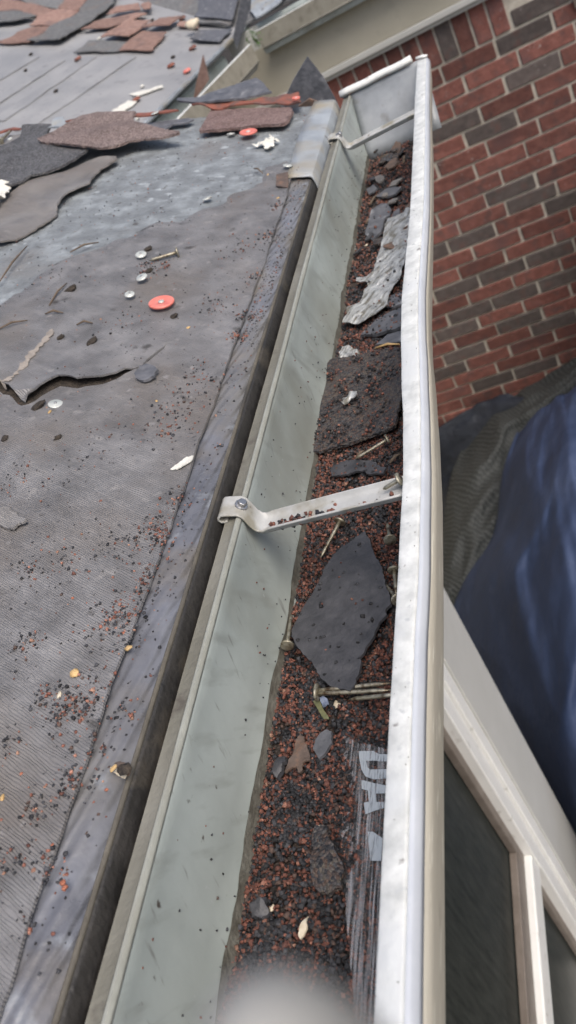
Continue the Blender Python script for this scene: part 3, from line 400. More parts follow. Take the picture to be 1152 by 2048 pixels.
def sweep(name, prof, ys, material, parent=None, close=False, solid=.0008, smooth=True):
    """profile (x, D) as a function of y swept along y"""
    v = []; f = []
    for y in ys:
        pr = prof(y); n = len(pr); v += [(x, y, CZ - d) for x, d in pr]
    for i in range(len(ys) - 1):
        for k in range(n if close else n - 1):
            a = i * n + k; b = i * n + (k + 1) % n; f.append((a, b, b + n, a + n))
    if close: f.append(tuple(reversed(range(n)))); f.append(tuple(range((len(ys) - 1) * n, len(ys) * n)))
    o = link(name, v, f, material, parent, smooth)
    if solid:
        s = o.modifiers.new('thickness', 'SOLIDIFY'); s.thickness = solid; s.offset = 0
    if smooth:
        try: o.data.set_sharp_from_angle(angle=R_(35))
        except Exception: pass
    return o
def interp(tab, y):
    t = sorted(tab)
    if y <= t[0][0]: return t[0][1:]
    for a, b in zip(t, t[1:]):
        if y <= b[0]:
            k = (y - a[0]) / (b[0] - a[0]); k = k * k * (3 - 2 * k) * .5 + k * .5
            return tuple(p + (q - p) * k for p, q in zip(a[1:], b[1:]))
    return t[-1][1:]
GV = np.array([(x, y, z) for x in (-1, 1) for y in (-1, 1) for z in (-1, 1)], float) * .5
GF = np.array([(0,1,3),(0,3,2),(4,6,7),(4,7,5),(0,4,5),(0,5,1),(2,3,7),(2,7,6),(0,2,6),(0,6,4),(1,5,7),(1,7,3)])
def granules(name, pos, size, cols, parent=None):
    """angular grit: every grain is its own jittered, turned, squashed block, all in one mesh"""
    n = len(pos); pos = np.array(pos); size = np.array(size)
    v = GV[None] + np.random.uniform(-.24, .24, (n, 8, 3))
    v *= np.random.uniform(.65, 1.15, (n, 1, 3))
    a = np.random.uniform(0, 6.28, (n, 3)); c, s = np.cos(a), np.sin(a)
    for i, (p, q) in enumerate(((0, 1), (1, 2), (0, 2))):
        vp = v[..., p] * c[:, i, None] - v[..., q] * s[:, i, None]; vq = v[..., p] * s[:, i, None] + v[..., q] * c[:, i, None]
        v[..., p] = vp; v[..., q] = vq
    v = v * size[:, None, None] + pos[:, None, :]
    o = v.reshape(-1, 3).mean(0); o[2] = v[..., 2].min()
    me = bpy.data.meshes.new(name)
    V = (v.reshape(-1, 3) - o); F = (GF[None] + (np.arange(n) * 8)[:, None, None]).reshape(-1, 3)
    me.vertices.add(len(V)); me.vertices.foreach_set('co', V.ravel())
    me.loops.add(F.size); me.loops.foreach_set('vertex_index', F.ravel().astype(np.int32))
    me.polygons.add(len(F)); me.polygons.foreach_set('loop_start', np.arange(0, F.size, 3, dtype=np.int32))
    me.update(calc_edges=True)
    at = me.color_attributes.new('tint', 'FLOAT_COLOR', 'POINT')
    C = np.ones((n, 8, 4)); C[..., :3] = np.array(cols)[:, None, :]
    at.data.foreach_set('color', C.ravel()); me.materials.append(MT['granule'])
    ob = bpy.data.objects.new(name, me); COL.objects.link(ob); ob.location = o
    return ob
PAL = np.array([(.155,.060,.042),(.215,.088,.061),(.115,.046,.034),(.28,.135,.098),(.021,.022,.026),(.033,.034,.040),(.055,.056,.063),(.012,.012,.014),(.085,.055,.045),(.30,.17,.12)])
def grain_cols(n, w): return PAL[np.random.choice(len(PAL), n, p=np.array(w) / sum(w))] * np.random.uniform(.75, 1.3, (n, 1))
def rocky(name, x, y, z, r, material, parent=None, flat=.55, seed=0, stretch=1.0, ang=0):
    bm = bmesh.new(); bmesh.ops.create_icosphere(bm, subdivisions=2, radius=1)
    v = []; ca, sa = math.cos(ang), math.sin(ang)
    for q in bm.verts:
        k = 1 + .55 * noise.noise(q.co * 1.6 + Vector((seed * 7.3, seed, 0))) + .25 * noise.noise(q.co * 4 + Vector((seed, 3, 1)))
        px, py, pz = q.co.x * k * r * stretch, q.co.y * k * r, q.co.z * k * r * flat
        v.append((x + px * ca - py * sa, y + px * sa + py * ca, z + r * flat * .6 + pz))
    f = [[q.index for q in p.verts] for p in bm.faces]; bm.free()
    return link(name, v, f, material, parent, True)

# ------------------------------------------------------------------ surfaces of the place
def z_roof(x, y): return CZ - (.244 + .355 * (x + .287))          # near roof
FA = (-1.083, 2.67); EV = Vector((.195, .981)).normalized(); NV = Vector((-EV.y, EV.x))
def z_far(x, y): return CZ - (.37 - .355 * ((x - FA[0]) * NV.x + (y - FA[1]) * NV.y))
def z_wing(x, y): return CZ - (.385 - .355 * (y - 3.46))
def z_bed(x, y):
    return CZ - .3456 + .0035 * noise.noise(Vector((x * 45, y * 30, 0))) + .0018 * noise.noise(Vector((x * 120, y * 120, 4))) + .003 * max(0, (-.19 - x) / .04) * noise.noise(Vector((0, y * 14, 2)))

# ground
structure(link('ground', [(-40,-40,0),(40,-40,0),(40,40,0),(-40,40,0)], [(0,1,2,3)], 'soil'))

# ---- the small extension whose roof edge we look along
ext = thing('house_extension', 'low house extension with stripped felt roof, drip edges and window below', 'building', (-.9, .3, 0))
v = [(x, y, z_roof(x, y) + dz) for x in (-3.2, -.2585) for y in (-1.2, 1.2) for dz in (-.02, 0)]
link('roof_deck', v, [(0,1,3,2),(4,6,7,5),(0,4,5,1),(2,3,7,6),(0,2,6,4),(1,5,7,3)], 'deck', ext)
# felt covering the deck: one sheet, slit along the torn edge, its far border worn away into the deck
def yline(tab, x):
    tb = sorted(tab)
    if x <= tb[0][0]: return tb[0][1]
    for a, b in zip(tb, tb[1:]):
        if x <= b[0]: return a[1] + (b[1] - a[1]) * (x - a[0]) / max(1e-6, b[0] - a[0])
    return tb[-1][1]
TEAR = [P_TEAR[0]]
for p in P_TEAR[1:]:
    TEAR.append((max(p[0], TEAR[-1][0] + .0012), p[1]))
TE0, TE1 = TEAR[0], TEAR[-1]
def t_env(x): return max(0, min(1, (TE1[0] - x) / .06))
def z_felt(x, y):
    z = z_roof(x, y) + .0012 + .0022 * noise.noise(Vector((x * 14, y * 14, 2))) + .0016 * max(0, .22 - abs(noise.noise(Vector((x * 9 + y * 3, y * 7, 12))))) / .22 + .0006 * noise.noise(Vector((x * 60, y * 45, 3)))
    ty = yline(TEAR, x)
    if x > -.27: z += .0016 * (x + .27) / .009
    if y > ty - .0006 and x < TE1[0]: z += (.0070 + .003 * noise.noise(Vector((x * 40, 3, 3)))) * t_env(x) * math.exp(-max(0, y - ty) / .032)
    s_ = y - yline(P_FELT_TOP, x) + .03 + .03 * noise.noise(Vector((x * 22, y * 22, 7))) + .015 * noise.noise(Vector((x * 70, y * 70, 7)))
    if s_ > 0: z -= min(s_ * .10, .006)
    return z
gap = [(x, y - .0015 - .009 * t_env(x) * (.7 + .5 * noise.noise(Vector((x * 50, 1, 1))))) for x, y in TEAR]
fpoly = [(-.80, -.6), (-.2612, -.6), (-.2611, .2), (-.2604, .45), (-.2596, .66), (-.2590, .86), (-.264, .95)] + [(x, y + .045) for x, y in reversed(P_FELT_TOP)][1:] + [(-.80, .62), (-.80, TE0[1])] + TEAR + list(reversed(gap))[1:] + [(-.80, gap[0][1])]
sheet('underlayment_sheet', fpoly, z_felt, 'felt', th=.0016, res=.011, jit=.0004, amp=0, parent=ext, seed=3)
sheet('gap_shade_sheet', [(x, y + .03) for x, y in TEAR] + [(x, y - .03) for x, y in reversed(TEAR)], z_roof, 'dirt', th=.0006, res=.02, jit=0, amp=0, parent=ext)  # dark sheet standing in for the shade inside the tear gap
# membrane strip along the eave, rounded over the nose
def edge_prof(y):
    w_ = .0006 * noise.noise(Vector((y * 9, 0, 0)))
    dz = lambda x: .244 + .355 * (x + .287)
    return [(-.275, dz(-.275) - .0004), (-.262, dz(-.262) - .0006), (-.2545, dz(-.2545) - .0012 + w_), (-.2433, dz(-.2433) - .0005 - w_)]
ys = [-.5 + i * .01 for i in range(143)]
sweep('eave_membrane', edge_prof, ys, 'membrane', ext, solid=.0012)
def nose_prof(y):
    w_ = .0005 * noise.noise(Vector((y * 11, 5, 0)))
    return [(-.2433, .2590 - w_), (-.2428, .2593 + w_), (-.2423, .2600 + w_), (-.2419, .2609)]
sweep('drip_edge_nose', nose_prof, ys, 'drip_tan', ext, solid=.001)
def drop_prof(y):
    w_ = .0008 * noise.noise(Vector((y * 7, 9, 0)))
    return [(-.2419, .2609), (-.2411, .2632), (-.2405, .267), (-.2405 + w_, .276), (-.2395 + w_, .2768)]
sweep('drip_edge_face', drop_prof, ys, 'drip_black', ext, solid=.001)
bbox('fascia_board', (-.275, -.2435, -1.2, 1.19, CZ - .42, CZ - .272), 'trim', ext)
bbox('soffit', (-.45, -.2755, -1.2, 1.185, CZ - .42, CZ - .408), 'trim', ext, 0)
bbox('rake_board', (-3.2, -.25, 1.1905, 1.204, CZ - .42, CZ - .27), 'trim', ext, 0)
v = [(x, y, z) for x in (-3.2, -.2755) for y in (1.1905, 1.2045) for z in (0, 1)]
ra = [(-3.2, 1.191, z_roof(-3.2, 0) - .15), (-3.2, 1.191, z_roof(-3.2, 0) - .022), (-.25, 1.191, z_roof(-.25, 0) - .022), (-.25, 1.191, z_roof(-.25, 0) - .15)]
slab('rake_fascia', ra, (0, 1, 0), .015, 'trim', ext)
# wall under the eave: pieces around the window opening (opening y -.45..1.0, D .78..2.42)
bbox('wall_below_window', (-.56, -.43, -1.2, 1.0, 0, CZ - 2.42), 'beige', ext, 0)
bbox('wall_above_window', (-.56, -.43, -1.2, 1.0, CZ - .78, CZ - .4205), 'beige', ext, 0)
bbox('end_wall', (-3.2, -.562, 1.05, 1.17, 0, CZ - .40), 'beige', ext, 0)
bbox('corner_board', (-.56, -.424, 1.0, 1.185, 0, CZ - .4215), 'trim', ext, .003)
win = link('window', [(-.47,-.45,CZ-2.42),(-.47,1.0,CZ-2.42),(-.47,1.0,CZ-.78),(-.47,-.45,CZ-.78)], [(0,1,2,3)], 'glass', ext)
sm = win.modifiers.new('thickness', 'SOLIDIFY'); sm.thickness = .006
def wpart(name, y0, y1, d0, d1, x0, x1, m_, b=.002): return bbox(name, (x0, x1, y0, y1, CZ - d1, CZ - d0), m_, win, b)
wpart('frame_jamb', .962, .9995, .7805, 2.4195, -.50, -.4285, 'frame', .003)
wpart('frame_jamb', .934, .9615, .7805, 2.4195, -.50, -.436, 'frame', .003)
wpart('frame_jamb', .905, .9335, .7805, 2.4195, -.50, -.4315, 'frame', .003)
wpart('frame_head', -.45, .904, .7805, .84, -.50, -.433, 'frame')
wpart('frame_sill', -.45, .904, 2.35, 2.4195, -.50, -.42, 'frame')
wpart('meeting_rail', -.45, .9045, 1.775, 1.842, -.468, -.436, 'frame', .004)
wpart('gasket', -.45, .8795, 1.712, 1.7735, -.4685, -.452, 'gasket')
wpart('gasket', .8805, .9045, .841, 1.774, -.4685, -.452, 'gasket')
wpart('gasket', .8805, .9045, 1.8425, 2.349, -.4685, -.455, 'gasket')

# ---- the brick wing facing us, with its soldier course, frieze, lower roofs
wingb = thing('brick_house_wing', 'red and dark brick house wing with beige frieze behind the gutter end', 'building', (-.2, 3.6, 0))
bbox('mortar_wall', (-1.3, 2.2, 3.5575, 3.75, 0, CZ - .50), 'mortar', wingb, 0)
variants = []
def brick_mesh(w_, h_, seed):
    bm = bmesh.new(); bmesh.ops.create_cube(bm, size=1)
    for q in bm.verts: q.co = Vector((q.co.x * w_, q.co.y * .08, q.co.z * h_))
    bmesh.ops.bevel(bm, geom=list(bm.edges), offset=.0025, segments=1, affect='EDGES')
    for q in bm.verts:
        q.co += 1.6 * Vector((noise.noise(q.co * 40 + Vector((seed, 0, 0))), noise.noise(q.co * 40 + Vector((0, seed, 0))), noise.noise(q.co * 40 + Vector((0, 0, seed))))) * .0016
    me = bpy.data.meshes.new('brick'); bm.to_mesh(me); bm.free(); return me
def brick_set(w_, h_):
    out = {}
    for mk in ('brick_red', 'brick_dark'):
        out[mk] = []
        for s in range(5):
            me = brick_mesh(w_, h_, s * 5.7 + 1); me.materials.append(MT[mk]); out[mk].append(me)
    return out
full = brick_set(.200, .0570); sold = brick_set(.0555, .190)
nb = [0]
def put_brick(bs, x, d, dark):
    me = random.choice(bs['brick_dark' if dark else 'brick_red'])
    o = bpy.data.objects.new('brick', me); COL.objects.link(o); o.parent = wingb
    o.location = Vector((x, 3.59 + random.uniform(-.0015, .0015), CZ - d)) - wingb.location
    o.rotation_euler = (0, random.uniform(-.004, .004), 0); nb[0] += 1
def is_dark(x, d, w_, h_):
    for bx, bd in P_DARK_BRICKS:
        if abs(bx - x) < w_ / 2 + .004 and abs(bd - d) < h_ / 2 + .004: return True
    return random.random() < .05
PIT, CP = .2115, .0669
xs0 = -.0085 - .0335
k = 0
x = xs0
while x > -1.0:                                       # soldier course
    put_brick(sold, x, .8135 - .095, is_dark(x, .735, .066, .17)); x -= .0657
for c in range(27):
    d = .8183 + .0335 + c * CP
    off = (-.292, -.224, -.297, -.205)[c % 4] + .105
    for i in range(-5, 6):
        x = off + i * PIT + random.uniform(-.002, .002)
        vis0, vis1 = -.95 + .0 * c, .42 - c * .018
        if vis0 - .1 < x < vis1 + .12: put_brick(full, x, d, is_dark(x, d, .2, .06))
for c in range(3):                                    # courses beside the soldier course
    d = .8183 - .0335 - c * CP
    for i in range(4):
        x = .002 + .1 + i * PIT - (.105 if c == 1 else 0)
        if c == 1 and i == 0: continue
        put_brick(full, x, d, c == 0 and i == 0 or is_dark(x, d, .2, .06))
bbox('wing_fascia', (-1.0, .005, 3.5205, 3.557, CZ - .4595, CZ - .385), 'trim', wingb, 0)
bbox('added_shade_wall', (.225, .36, 2.25, 3.5345, 0, CZ - 1.3), 'brick_red', wingb, 0)  # unseen low wall, added so the brick and tarp darken downwards
bbox('frieze_board', (-1.3, .005, 3.52, 3.557, CZ - .64, CZ - .46), 'beige', wingb)
bbox('frieze_trim', (-1.3, .006, 3.512, 3.556, CZ - .664, CZ - .6405), 'trim', wingb, .004)
bbox('frieze_moulding', (-1.3, .007, 3.528, 3.5565, CZ - .680, CZ - .6645), 'trim', wingb, .003)
bbox('side_trim_board', (.212, .30, 3.535, 3.556, CZ - .845, CZ - .45), 'gasket', wingb)
# far wall under the lower eave
bbox('side_wall', (-1.22, -1.10, 1.171, 3.5, 0, CZ - .42), 'beige', wingb, 0)
e0 = Vector(FA) - EV * 2.2; e1 = Vector(FA) + EV * 1.02
ctr = [e0, e1]
q = [e0, e1, e1 + Vector((-3.4, 3.3)), e1 + Vector((-6.0, 3.3)), e0 + NV * 5]
slab('lower_roof', [(p.x, p.y, z_far(p.x, p.y) - .007) for p in q], (0, 0, 1), .007, 'far_felt_veil', wingb)
tube('lower_drip_edge', [(e0.x, e0.y, z_far(e0.x, e0.y) - .004), (e1.x, e1.y, z_far(e1.x, e1.y) - .004)], .008, 'zinc', wingb, 8)
q = [(-1.0, 3.525), (2.2, 3.525), (2.2, 7), (-4.4, 7), (-1.02, 3.54)]
slab('wing_roof', [(p[0], p[1], z_wing(*p) - .008) for p in q], (0, 0, 1), .008, 'tile_grey', wingb)

# far-roof felt folds: raised laps running along the lower roof
for i, ln in enumerate(P_FOLDS):
    a = Vector(ln[0]); b = Vector(ln[-1]); d_ = (b - a).normalized(); nn = Vector((-d_.y, d_.x))
    pts = [a + nn * .0, b + nn * .0, b + nn * (.055), a + nn * (.055)]
    sheet('felt_lap', [tuple(p) for p in pts], lambda x, y: z_far(x, y) + .001, 'far_felt_veil', th=.0018, res=.05, jit=.002, amp=.002, freq=8, parent=wingb, seed=i)

# ---- gutters of the lower roofs
def kprof(inx):      # (offset across from the front rim towards the house, D drop)
    return [(.125, -.012), (.118, 0), (.118, .085), (.02, .085), (.006, .070), (.001, .064), (0, .058), (0, 0), (.004, -.002), (.014, -.001), (.014, .006)]
def far_gutter(name, a, b, across, d0, d1, label):
    t = thing(name, label, 'gutter', (a[0], a[1], CZ - d0 - .085))
    pr = kprof(0)
    for nm, sl_, mt_ in (('trough', slice(0, 7), 'gut_in'), ('front_face', slice(5, 8), 'gut_far'), ('front_lip', slice(7, 11), 'gut_lip')):
        v = []; f = []; pp = pr[sl_]; n = len(pp)
        for (p, dd) in ((a, d0), (b, d1)):
            for o_, dr in pp: v.append((p[0] + across[0] * o_, p[1] + across[1] * o_, CZ - dd - dr))
        for k in range(n - 1): f.append((k, k + 1, k + 1 + n, k + n))
        o = link(nm, v, f, mt_, t); s = o.modifiers.new('thickness', 'SOLIDIFY'); s.thickness = .0012; s.offset = 0
    tube('bottom_bead', [(a[0], a[1], CZ - d0 - .062), (b[0], b[1], CZ - d1 - .062)], .004, 'gut_far', t, 8)
    return t
fg = far_gutter('eave_gutter', (-1.26, 1.25), (-.868, 3.345), (NV.x, NV.y), .41, .41, 'weathered gutter along the lower roof with a brown shingle wedge in it')
wg = far_gutter('eave_gutter', (-.86, 3.45), (.20, 3.45), (0, .55), .395, .395, 'pale gutter above the beige frieze of the brick wing')

# ------------------------------------------------------------------ the gutter in front of us
gut = thing('gutter', 'long weathered aluminium gutter full of shingle grit, its front lip dented', 'gutter', (-.17, .35, CZ - .358))
def back_prof(y):
    w_ = .0007 * noise.noise(Vector((y * 6, 2, 0))) + .0004 * noise.noise(Vector((y * 23, 2, 0)))
    return [(-.2282 + w_, .2702), (-.2262 + w_, .2712), (-.2259 + w_, .2738), (-.2272 + w_, .280), (-.2280 + w_ * 2, .300), (-.2284 + w_ * 2, .325), (-.2278, .342), (-.224, .352), (-.215, .358), (-.15, .358)]
yg = [-.5 + i * .0125 for i in range(141)]
sweep('back_panel', back_prof, yg, 'gut_in', gut)
def silt_prof(y):
    top = .3385 - .006 * noise.noise(Vector((y * 16, 3, 0))) - .0025 * noise.noise(Vector((y * 70, 3, 0)))
    return [(-.2268, top), (-.2262, (top + .35) / 2), (-.2245, .350)]
sweep('silt_line', silt_prof, [-.4 + i * .006 for i in range(272)], 'silt', gut, solid=0)
def fl_prof(y):
    w_ = .0006 * noise.noise(Vector((y * 8, 7, 0)))
    return [(-.2370, .2708 + w_), (-.2366, .2696 + w_), (-.2300, .2700 + w_), (-.2282, .2690 + w_), (-.2270, .2694), (-.2262, .2710)]
sweep('back_flange', fl_prof, yg, 'gut_flange', gut)
def ridge_prof(y):
    w_ = .0006 * noise.noise(Vector((y * 8, 7, 0)))
    return [(-.2288, .2692 + w_), (-.2280, .2685 + w_), (-.2270, .2686 + w_ * .5), (-.2262, .2698), (-.2259, .2712)]
sweep('flange_ridge', ridge_prof, yg, 'gut_ridge_highlight', gut)
def lipv(y):
    i_, b_, c_ = interp(P_LIP, y); j = .0003 * noise.noise(Vector((y * 30, 1, 0))); return i_ + j, b_ + j * .6, c_
def front_prof(y):
    i_, b_, c_ = lipv(y); o_ = b_ + .0030
    c2 = c_ * .299 / .3058
    return [(-.15, .358), (i_ - .012, .340), (i_ + .002, .320), (c2 - .004, .306), (c2 - .0005, .3008), (c2, .299), ((c2 + o_) / 2, .288), (o_, .2775)]
sweep('front_face', front_prof, yg, 'gut_out', gut)
def edge2(y):
    i_, b_, c_ = lipv(y); return [(b_ + .0030, .2775), (b_ + .0026, .2745), (b_ + .0015, .2718), (b_, .2700)]
sweep('lip_edge', edge2, yg, 'gut_edge_shade', gut)
def lip_prof(y):
    i_, b_, c_ = lipv(y); w_ = .0003 * noise.noise(Vector((y * 40, 8, 0)))
    return [(b_, .2700), (b_ - .0015, .2694 + w_), ((i_ + b_) / 2, .2697 - w_), (i_ + .0012, .2694), (i_, .2700), (i_ - .0002, .2715), (i_ + .0004, .2765), (i_ + .002, .2775)]
sweep('front_lip', lip_prof, yg, 'gut_lip', gut)
# end cap: crimped plate and rolled top flange
ya = 1.248
capp = [(-.2375, .268), (-.2278, .268), (-.1175, .2695), (-.1205, .298), (-.128, .31), (-.145, .345), (-.155, .358), (-.22, .358), (-.2278, .345)]
v = []
for y, in ((ya,), (ya + .0015,)): v += [(x, y, CZ - d) for x, d in capp]
nn = len(capp)
link('end_cap', v, [tuple(range(nn)), tuple(range(2 * nn - 1, nn - 1, -1))] + [(i, i + nn, (i + 1) % nn + nn, (i + 1) % nn) for i in range(nn)], 'cap_grey', gut)
# curved inner apron of the cap
v = []; f = []
apr = [(0, .268), (-.003, .275), (-.008, .285), (-.018, .300), (-.03, .315), (-.045, .332), (-.055, .346)]
for i in range(13):
    x = -.2268 + (i / 12) * .106
    for dy, d in apr: v.append((x + .001 * noise.noise(Vector((i * .7, dy * 60, 0))), ya - .002 + dy, CZ - d + .0012 * noise.noise(Vector((i * .5, dy * 40, 3)))))
n = len(apr)
for i in range(12):
    for k in range(n - 1): a = i * n + k; f.append((a, a + 1, a + n + 1, a + n))
o = link('cap_apron', v, f, 'cap_grey', gut, True); s = o.modifiers.new('thickness', 'SOLIDIFY'); s.thickness = .001
v = []
roll = [(-.004, .266), (-.0055, .2635), (-.004, .2605), (.001, .2595), (.006, .261), (.0075, .265), (.006, .269)]
f = []
for i in range(9):
    x = -.2395 + i / 8 * .106
    for dy, d in roll: v.append((x, ya + dy, CZ - d + .0006 * math.sin(i * 1.7)))
n = len(roll)
for i in range(8):
    for k in range(n - 1): a = i * n + k; f.append((a, a + 1, a + n + 1, a + n))
o = link('cap_rolled_flange', v, f, 'white_metal', gut, True); s = o.modifiers.new('thickness', 'SOLIDIFY'); s.thickness = .0012
tube('cap_crimp', [(-.128, ya + .002, CZ - .2655), (-.119, ya + .001, CZ - .2665), (-.1135, ya - .002, CZ - .268)], [.003, .0035, .003], 'white_metal', gut, 8, .6)
# hanger straps
def strap(y0, y1, wd, parent):
    xe = interp(P_LIP, y1)[0] + .004
    path = [(-.2345, .2684), (-.2366, .2690), (-.2388, .2682), (-.2395, .2662), (-.2386, .2643), (-.2366, .2634), (-.2340, .2640), (-.2305, .2652), (-.2270, .2662), (-.2246, .2690), (-.2236, .2740), (-.2226, .2795), (-.2205, .2838), (-.2170, .2858), (-.2125, .2857), (-.19, .2834), (-.16, .2806), (-.135, .2785), (xe, .2775)]
    v = []; f = []
    cross = [(-wd/2, -.0046), (-wd/2 + .0005, -.0040), (-wd/2 + .0010, -.0012), (-wd/2 + .0032, .0004), (-wd * .12, .0006), (wd * .02, -.0004), (wd * .2, .0004), (wd/2 - .0032, .0002), (wd/2 - .0010, -.0014), (wd/2 - .0004, -.0030), (wd/2, -.0034)]
    m_ = len(cross)
    for i, (x, d) in enumerate(path):
        kk = min(1, max(0, (i - 11) / 3)); sl = min(1, max(0, (x + .222) / .1)); yc = y0 + (y1 - y0) * sl
        for dy, dd in cross: v.append((x, yc + dy, CZ - d - dd * kk))
    for i in range(len(path) - 1):
        for k in range(m_ - 1): a = i * m_ + k; f.append((a, a + 1, a + m_ + 1, a + m_))
    o = link('hanger_strap', v, f, 'strap', parent, True); s = o.modifiers.new('thickness', 'SOLIDIFY'); s.thickness = .0014; s.offset = 0
    # hex screw through the hook
    p = Vector((-.2256, y0 + .001, CZ - .2668)); ax = Vector((.72, -.05, .69)).normalized()
    u = ax.cross(Vector((0, 1, 0))).normalized(); w_ = u.cross(ax)
    v = []; f = []
    for r, h in ((.0042, -.0006), (.0042, .0005), (.0040, .0008), (.0029, .0010), (.0029, .0034), (.0024, .0038)):
        for k in range(12):
            a = 2 * math.pi * k / 12; rr = r if r > .0038 else r * (1 - .07 * (k % 2)); v.append(tuple(p + ax * h + (u * math.cos(a) + w_ * math.sin(a)) * rr))
    for i in range(5):
        for k in range(12): a = i * 12 + k; b = i * 12 + (k + 1) % 12; f.append((a, b, b + 12, a + 12))
    f.append(tuple(range(60, 72)))
    link('screw', v, f, 'steel', o)
    return o
s1 = strap(.3735, .3570, .0180, gut); s2 = strap(1.068, 1.045, .020, gut)

# ------------------------------------------------------------------ grit filling the gutter
bx = [(-.2283 + i * .0036) for i in range(25)]; by = [-.1 + j * .009 for j in range(151)]
v = [(x, y, z_bed(x, y) - .0012) for y in by for x in bx]; n = len(bx)
f = [(j * n + i, j * n + i + 1, (j + 1) * n + i + 1, (j + 1) * n + i) for j in range(len(by) - 1) for i in range(n - 1)]
o = link('gutter_sludge', v, f, 'sludge', None, True); s = o.modifiers.new('thickness', 'SOLIDIFY'); s.thickness = .006; s.offset = -1
tag(o, 'dark wet sludge of shingle dust under the grit in the gutter', 'sludge', kind='stuff')
P, Z, C = [], [], []
def grit(y0, y1, cnt, s0, s1, w_):
    x = np.random.uniform(-.2278, -.143, cnt); y = np.random.uniform(y0, y1, cnt); sz = s0 + (s1 - s0) * np.random.random(cnt) ** 1.7
    a_ = grain_cols(cnt, w_); b_ = grain_cols(cnt, [3, 2, 5, 0, 13, 12, 9, 14, 7, 0]); c_ = grain_cols(cnt, [20, 14, 15, 5, 6, 6, 4, 6, 8, 1])
    for i in range(cnt):
        n1 = noise.noise(Vector((x[i] * 48, y[i] * 34, 11))); n2 = noise.noise(Vector((x[i] * 70, y[i] * 40, 5)))
        if n2 > .34 and random.random() < .75: continue
        dark = sz[i] > s0 + .7 * (s1 - s0) and random.random() < .5
        P.append((x[i], y[i], z_bed(x[i], y[i]) + random.uniform(-.0007, .0006) + (0 if i % 4 else .0006))); Z.append(sz[i])
        C.append(b_[i] if n1 > .27 or dark else (c_[i] if n1 < -.15 else a_[i]))
WR = [20, 14, 15, 5, 10, 10, 7, 9, 9, 1.0]; WD = [12, 8, 10, 3, 16, 14, 8, 18, 8, .5]
grit(.06, .36, 23000, .0008, .0023, WR); grit(.36, .62, 15000, .0008, .0023, WR); grit(.62, .80, 6500, .0010, .0025, WD); grit(.80, 1.23, 8000, .0012, .0028, WD)
# thin drifts: more dark grains gathered in patches
for cx_, cy_, rr_, nn_ in ((-.20,.30,.02,350),(-.17,.24,.025,350),(-.205,.20,.02,300),(-.15,.33,.02,300),(-.19,.40,.02,250),(-.21,.15,.015,250),(-.18,.17,.02,250)):
    for i in range(nn_):
        a = random.uniform(0, 6.28); r = rr_ * abs(random.gauss(0, .6)); x = cx_ + r * math.cos(a); y = cy_ + r * math.sin(a) * 1.6
        if -.2278 < x < -.144: P.append((x, y, z_bed(x, y) + .0011)); Z.append(random.uniform(.0011, .0026)); C.append(grain_cols(1, [2,1,3,0,14,12,6,14,4,0])[0])
for poly_, zt, n_, w_ in ((P_SHINGLE_GRANULATED, CZ - .3356, 900, WD), (P_SHINGLE_DIAMOND, CZ - .3352, 60, WD), (P_SLATE_STRIP, CZ - .3385, 70, WD), (P_SLATE_CHIP, CZ - .3392, 40, WD), (P_SCRAP_RAGGED, CZ - .3412, 50, WD), (P_FOIL_TAPE, CZ - .3372, 60, WD), (P_SLATE_SCRAP, CZ - .3385, 20, WD)):
    x0_, x1_ = min(p[0] for p in poly_), max(p[0] for p in poly_); y0_, y1_ = min(p[1] for p in poly_), max(p[1] for p in poly_)
    for i in range(n_):
        q_ = (random.uniform(x0_, x1_), random.uniform(y0_, y1_))
        if inside(q_, poly_) and q_[0] < -.143 and (n_ < 500 or noise.noise(Vector((q_[0] * 60, q_[1] * 60, 1))) > -.15): P.append((q_[0], q_[1], zt)); Z.append(random.uniform(.0008, .002)); C.append(grain_cols(1, w_)[0])
tag(granules('gutter_grit', P, Z, C), 'red and black shingle granules filling the gutter bottom', 'granules', kind='stuff')
P, Z, C = [], [], []
for i in range(230):
    y = random.uniform(.08, 1.2); h = random.random() ** 2.2; P.append((-.2272, y, CZ - .340 + h * .062)); Z.append(random.uniform(.0004, .0010)); C.append(grain_cols(1, [6,4,6,1,12,12,8,12,6,1])[0])
for i in range(70):
    y = random.uniform(.08, 1.2); b_ = interp(P_LIP, y); P.append((random.uniform(b_[0], b_[1]) - .0002, y, CZ - .2688)); Z.append(random.uniform(.0002, .0005)); C.append((.20, .195, .185))
tag(granules('stuck_grit', P, Z, C), 'single grains stuck to the gutter back wall and lip', 'granules', kind='stuff')
# grains that lie on the strap
P, Z, C = [], [], []
for i in range(90):
    t = abs(random.gauss(0, .45)) % 1; x = -.214 + t * .085
    P.append((x, .3725 - (x + .222) * .165 + max(-.0065, min(.006, random.gauss(-.0035, .0025))), CZ - .2855 + (x + .2185) * .08 + .0010)); Z.append(random.uniform(.0010, .0024)); C.append(grain_cols(1, WR)[0])
tag(granules('strap_grit', P, Z, C), 'sprinkle of grit lying on the near gutter strap', 'granules', kind='stuff')

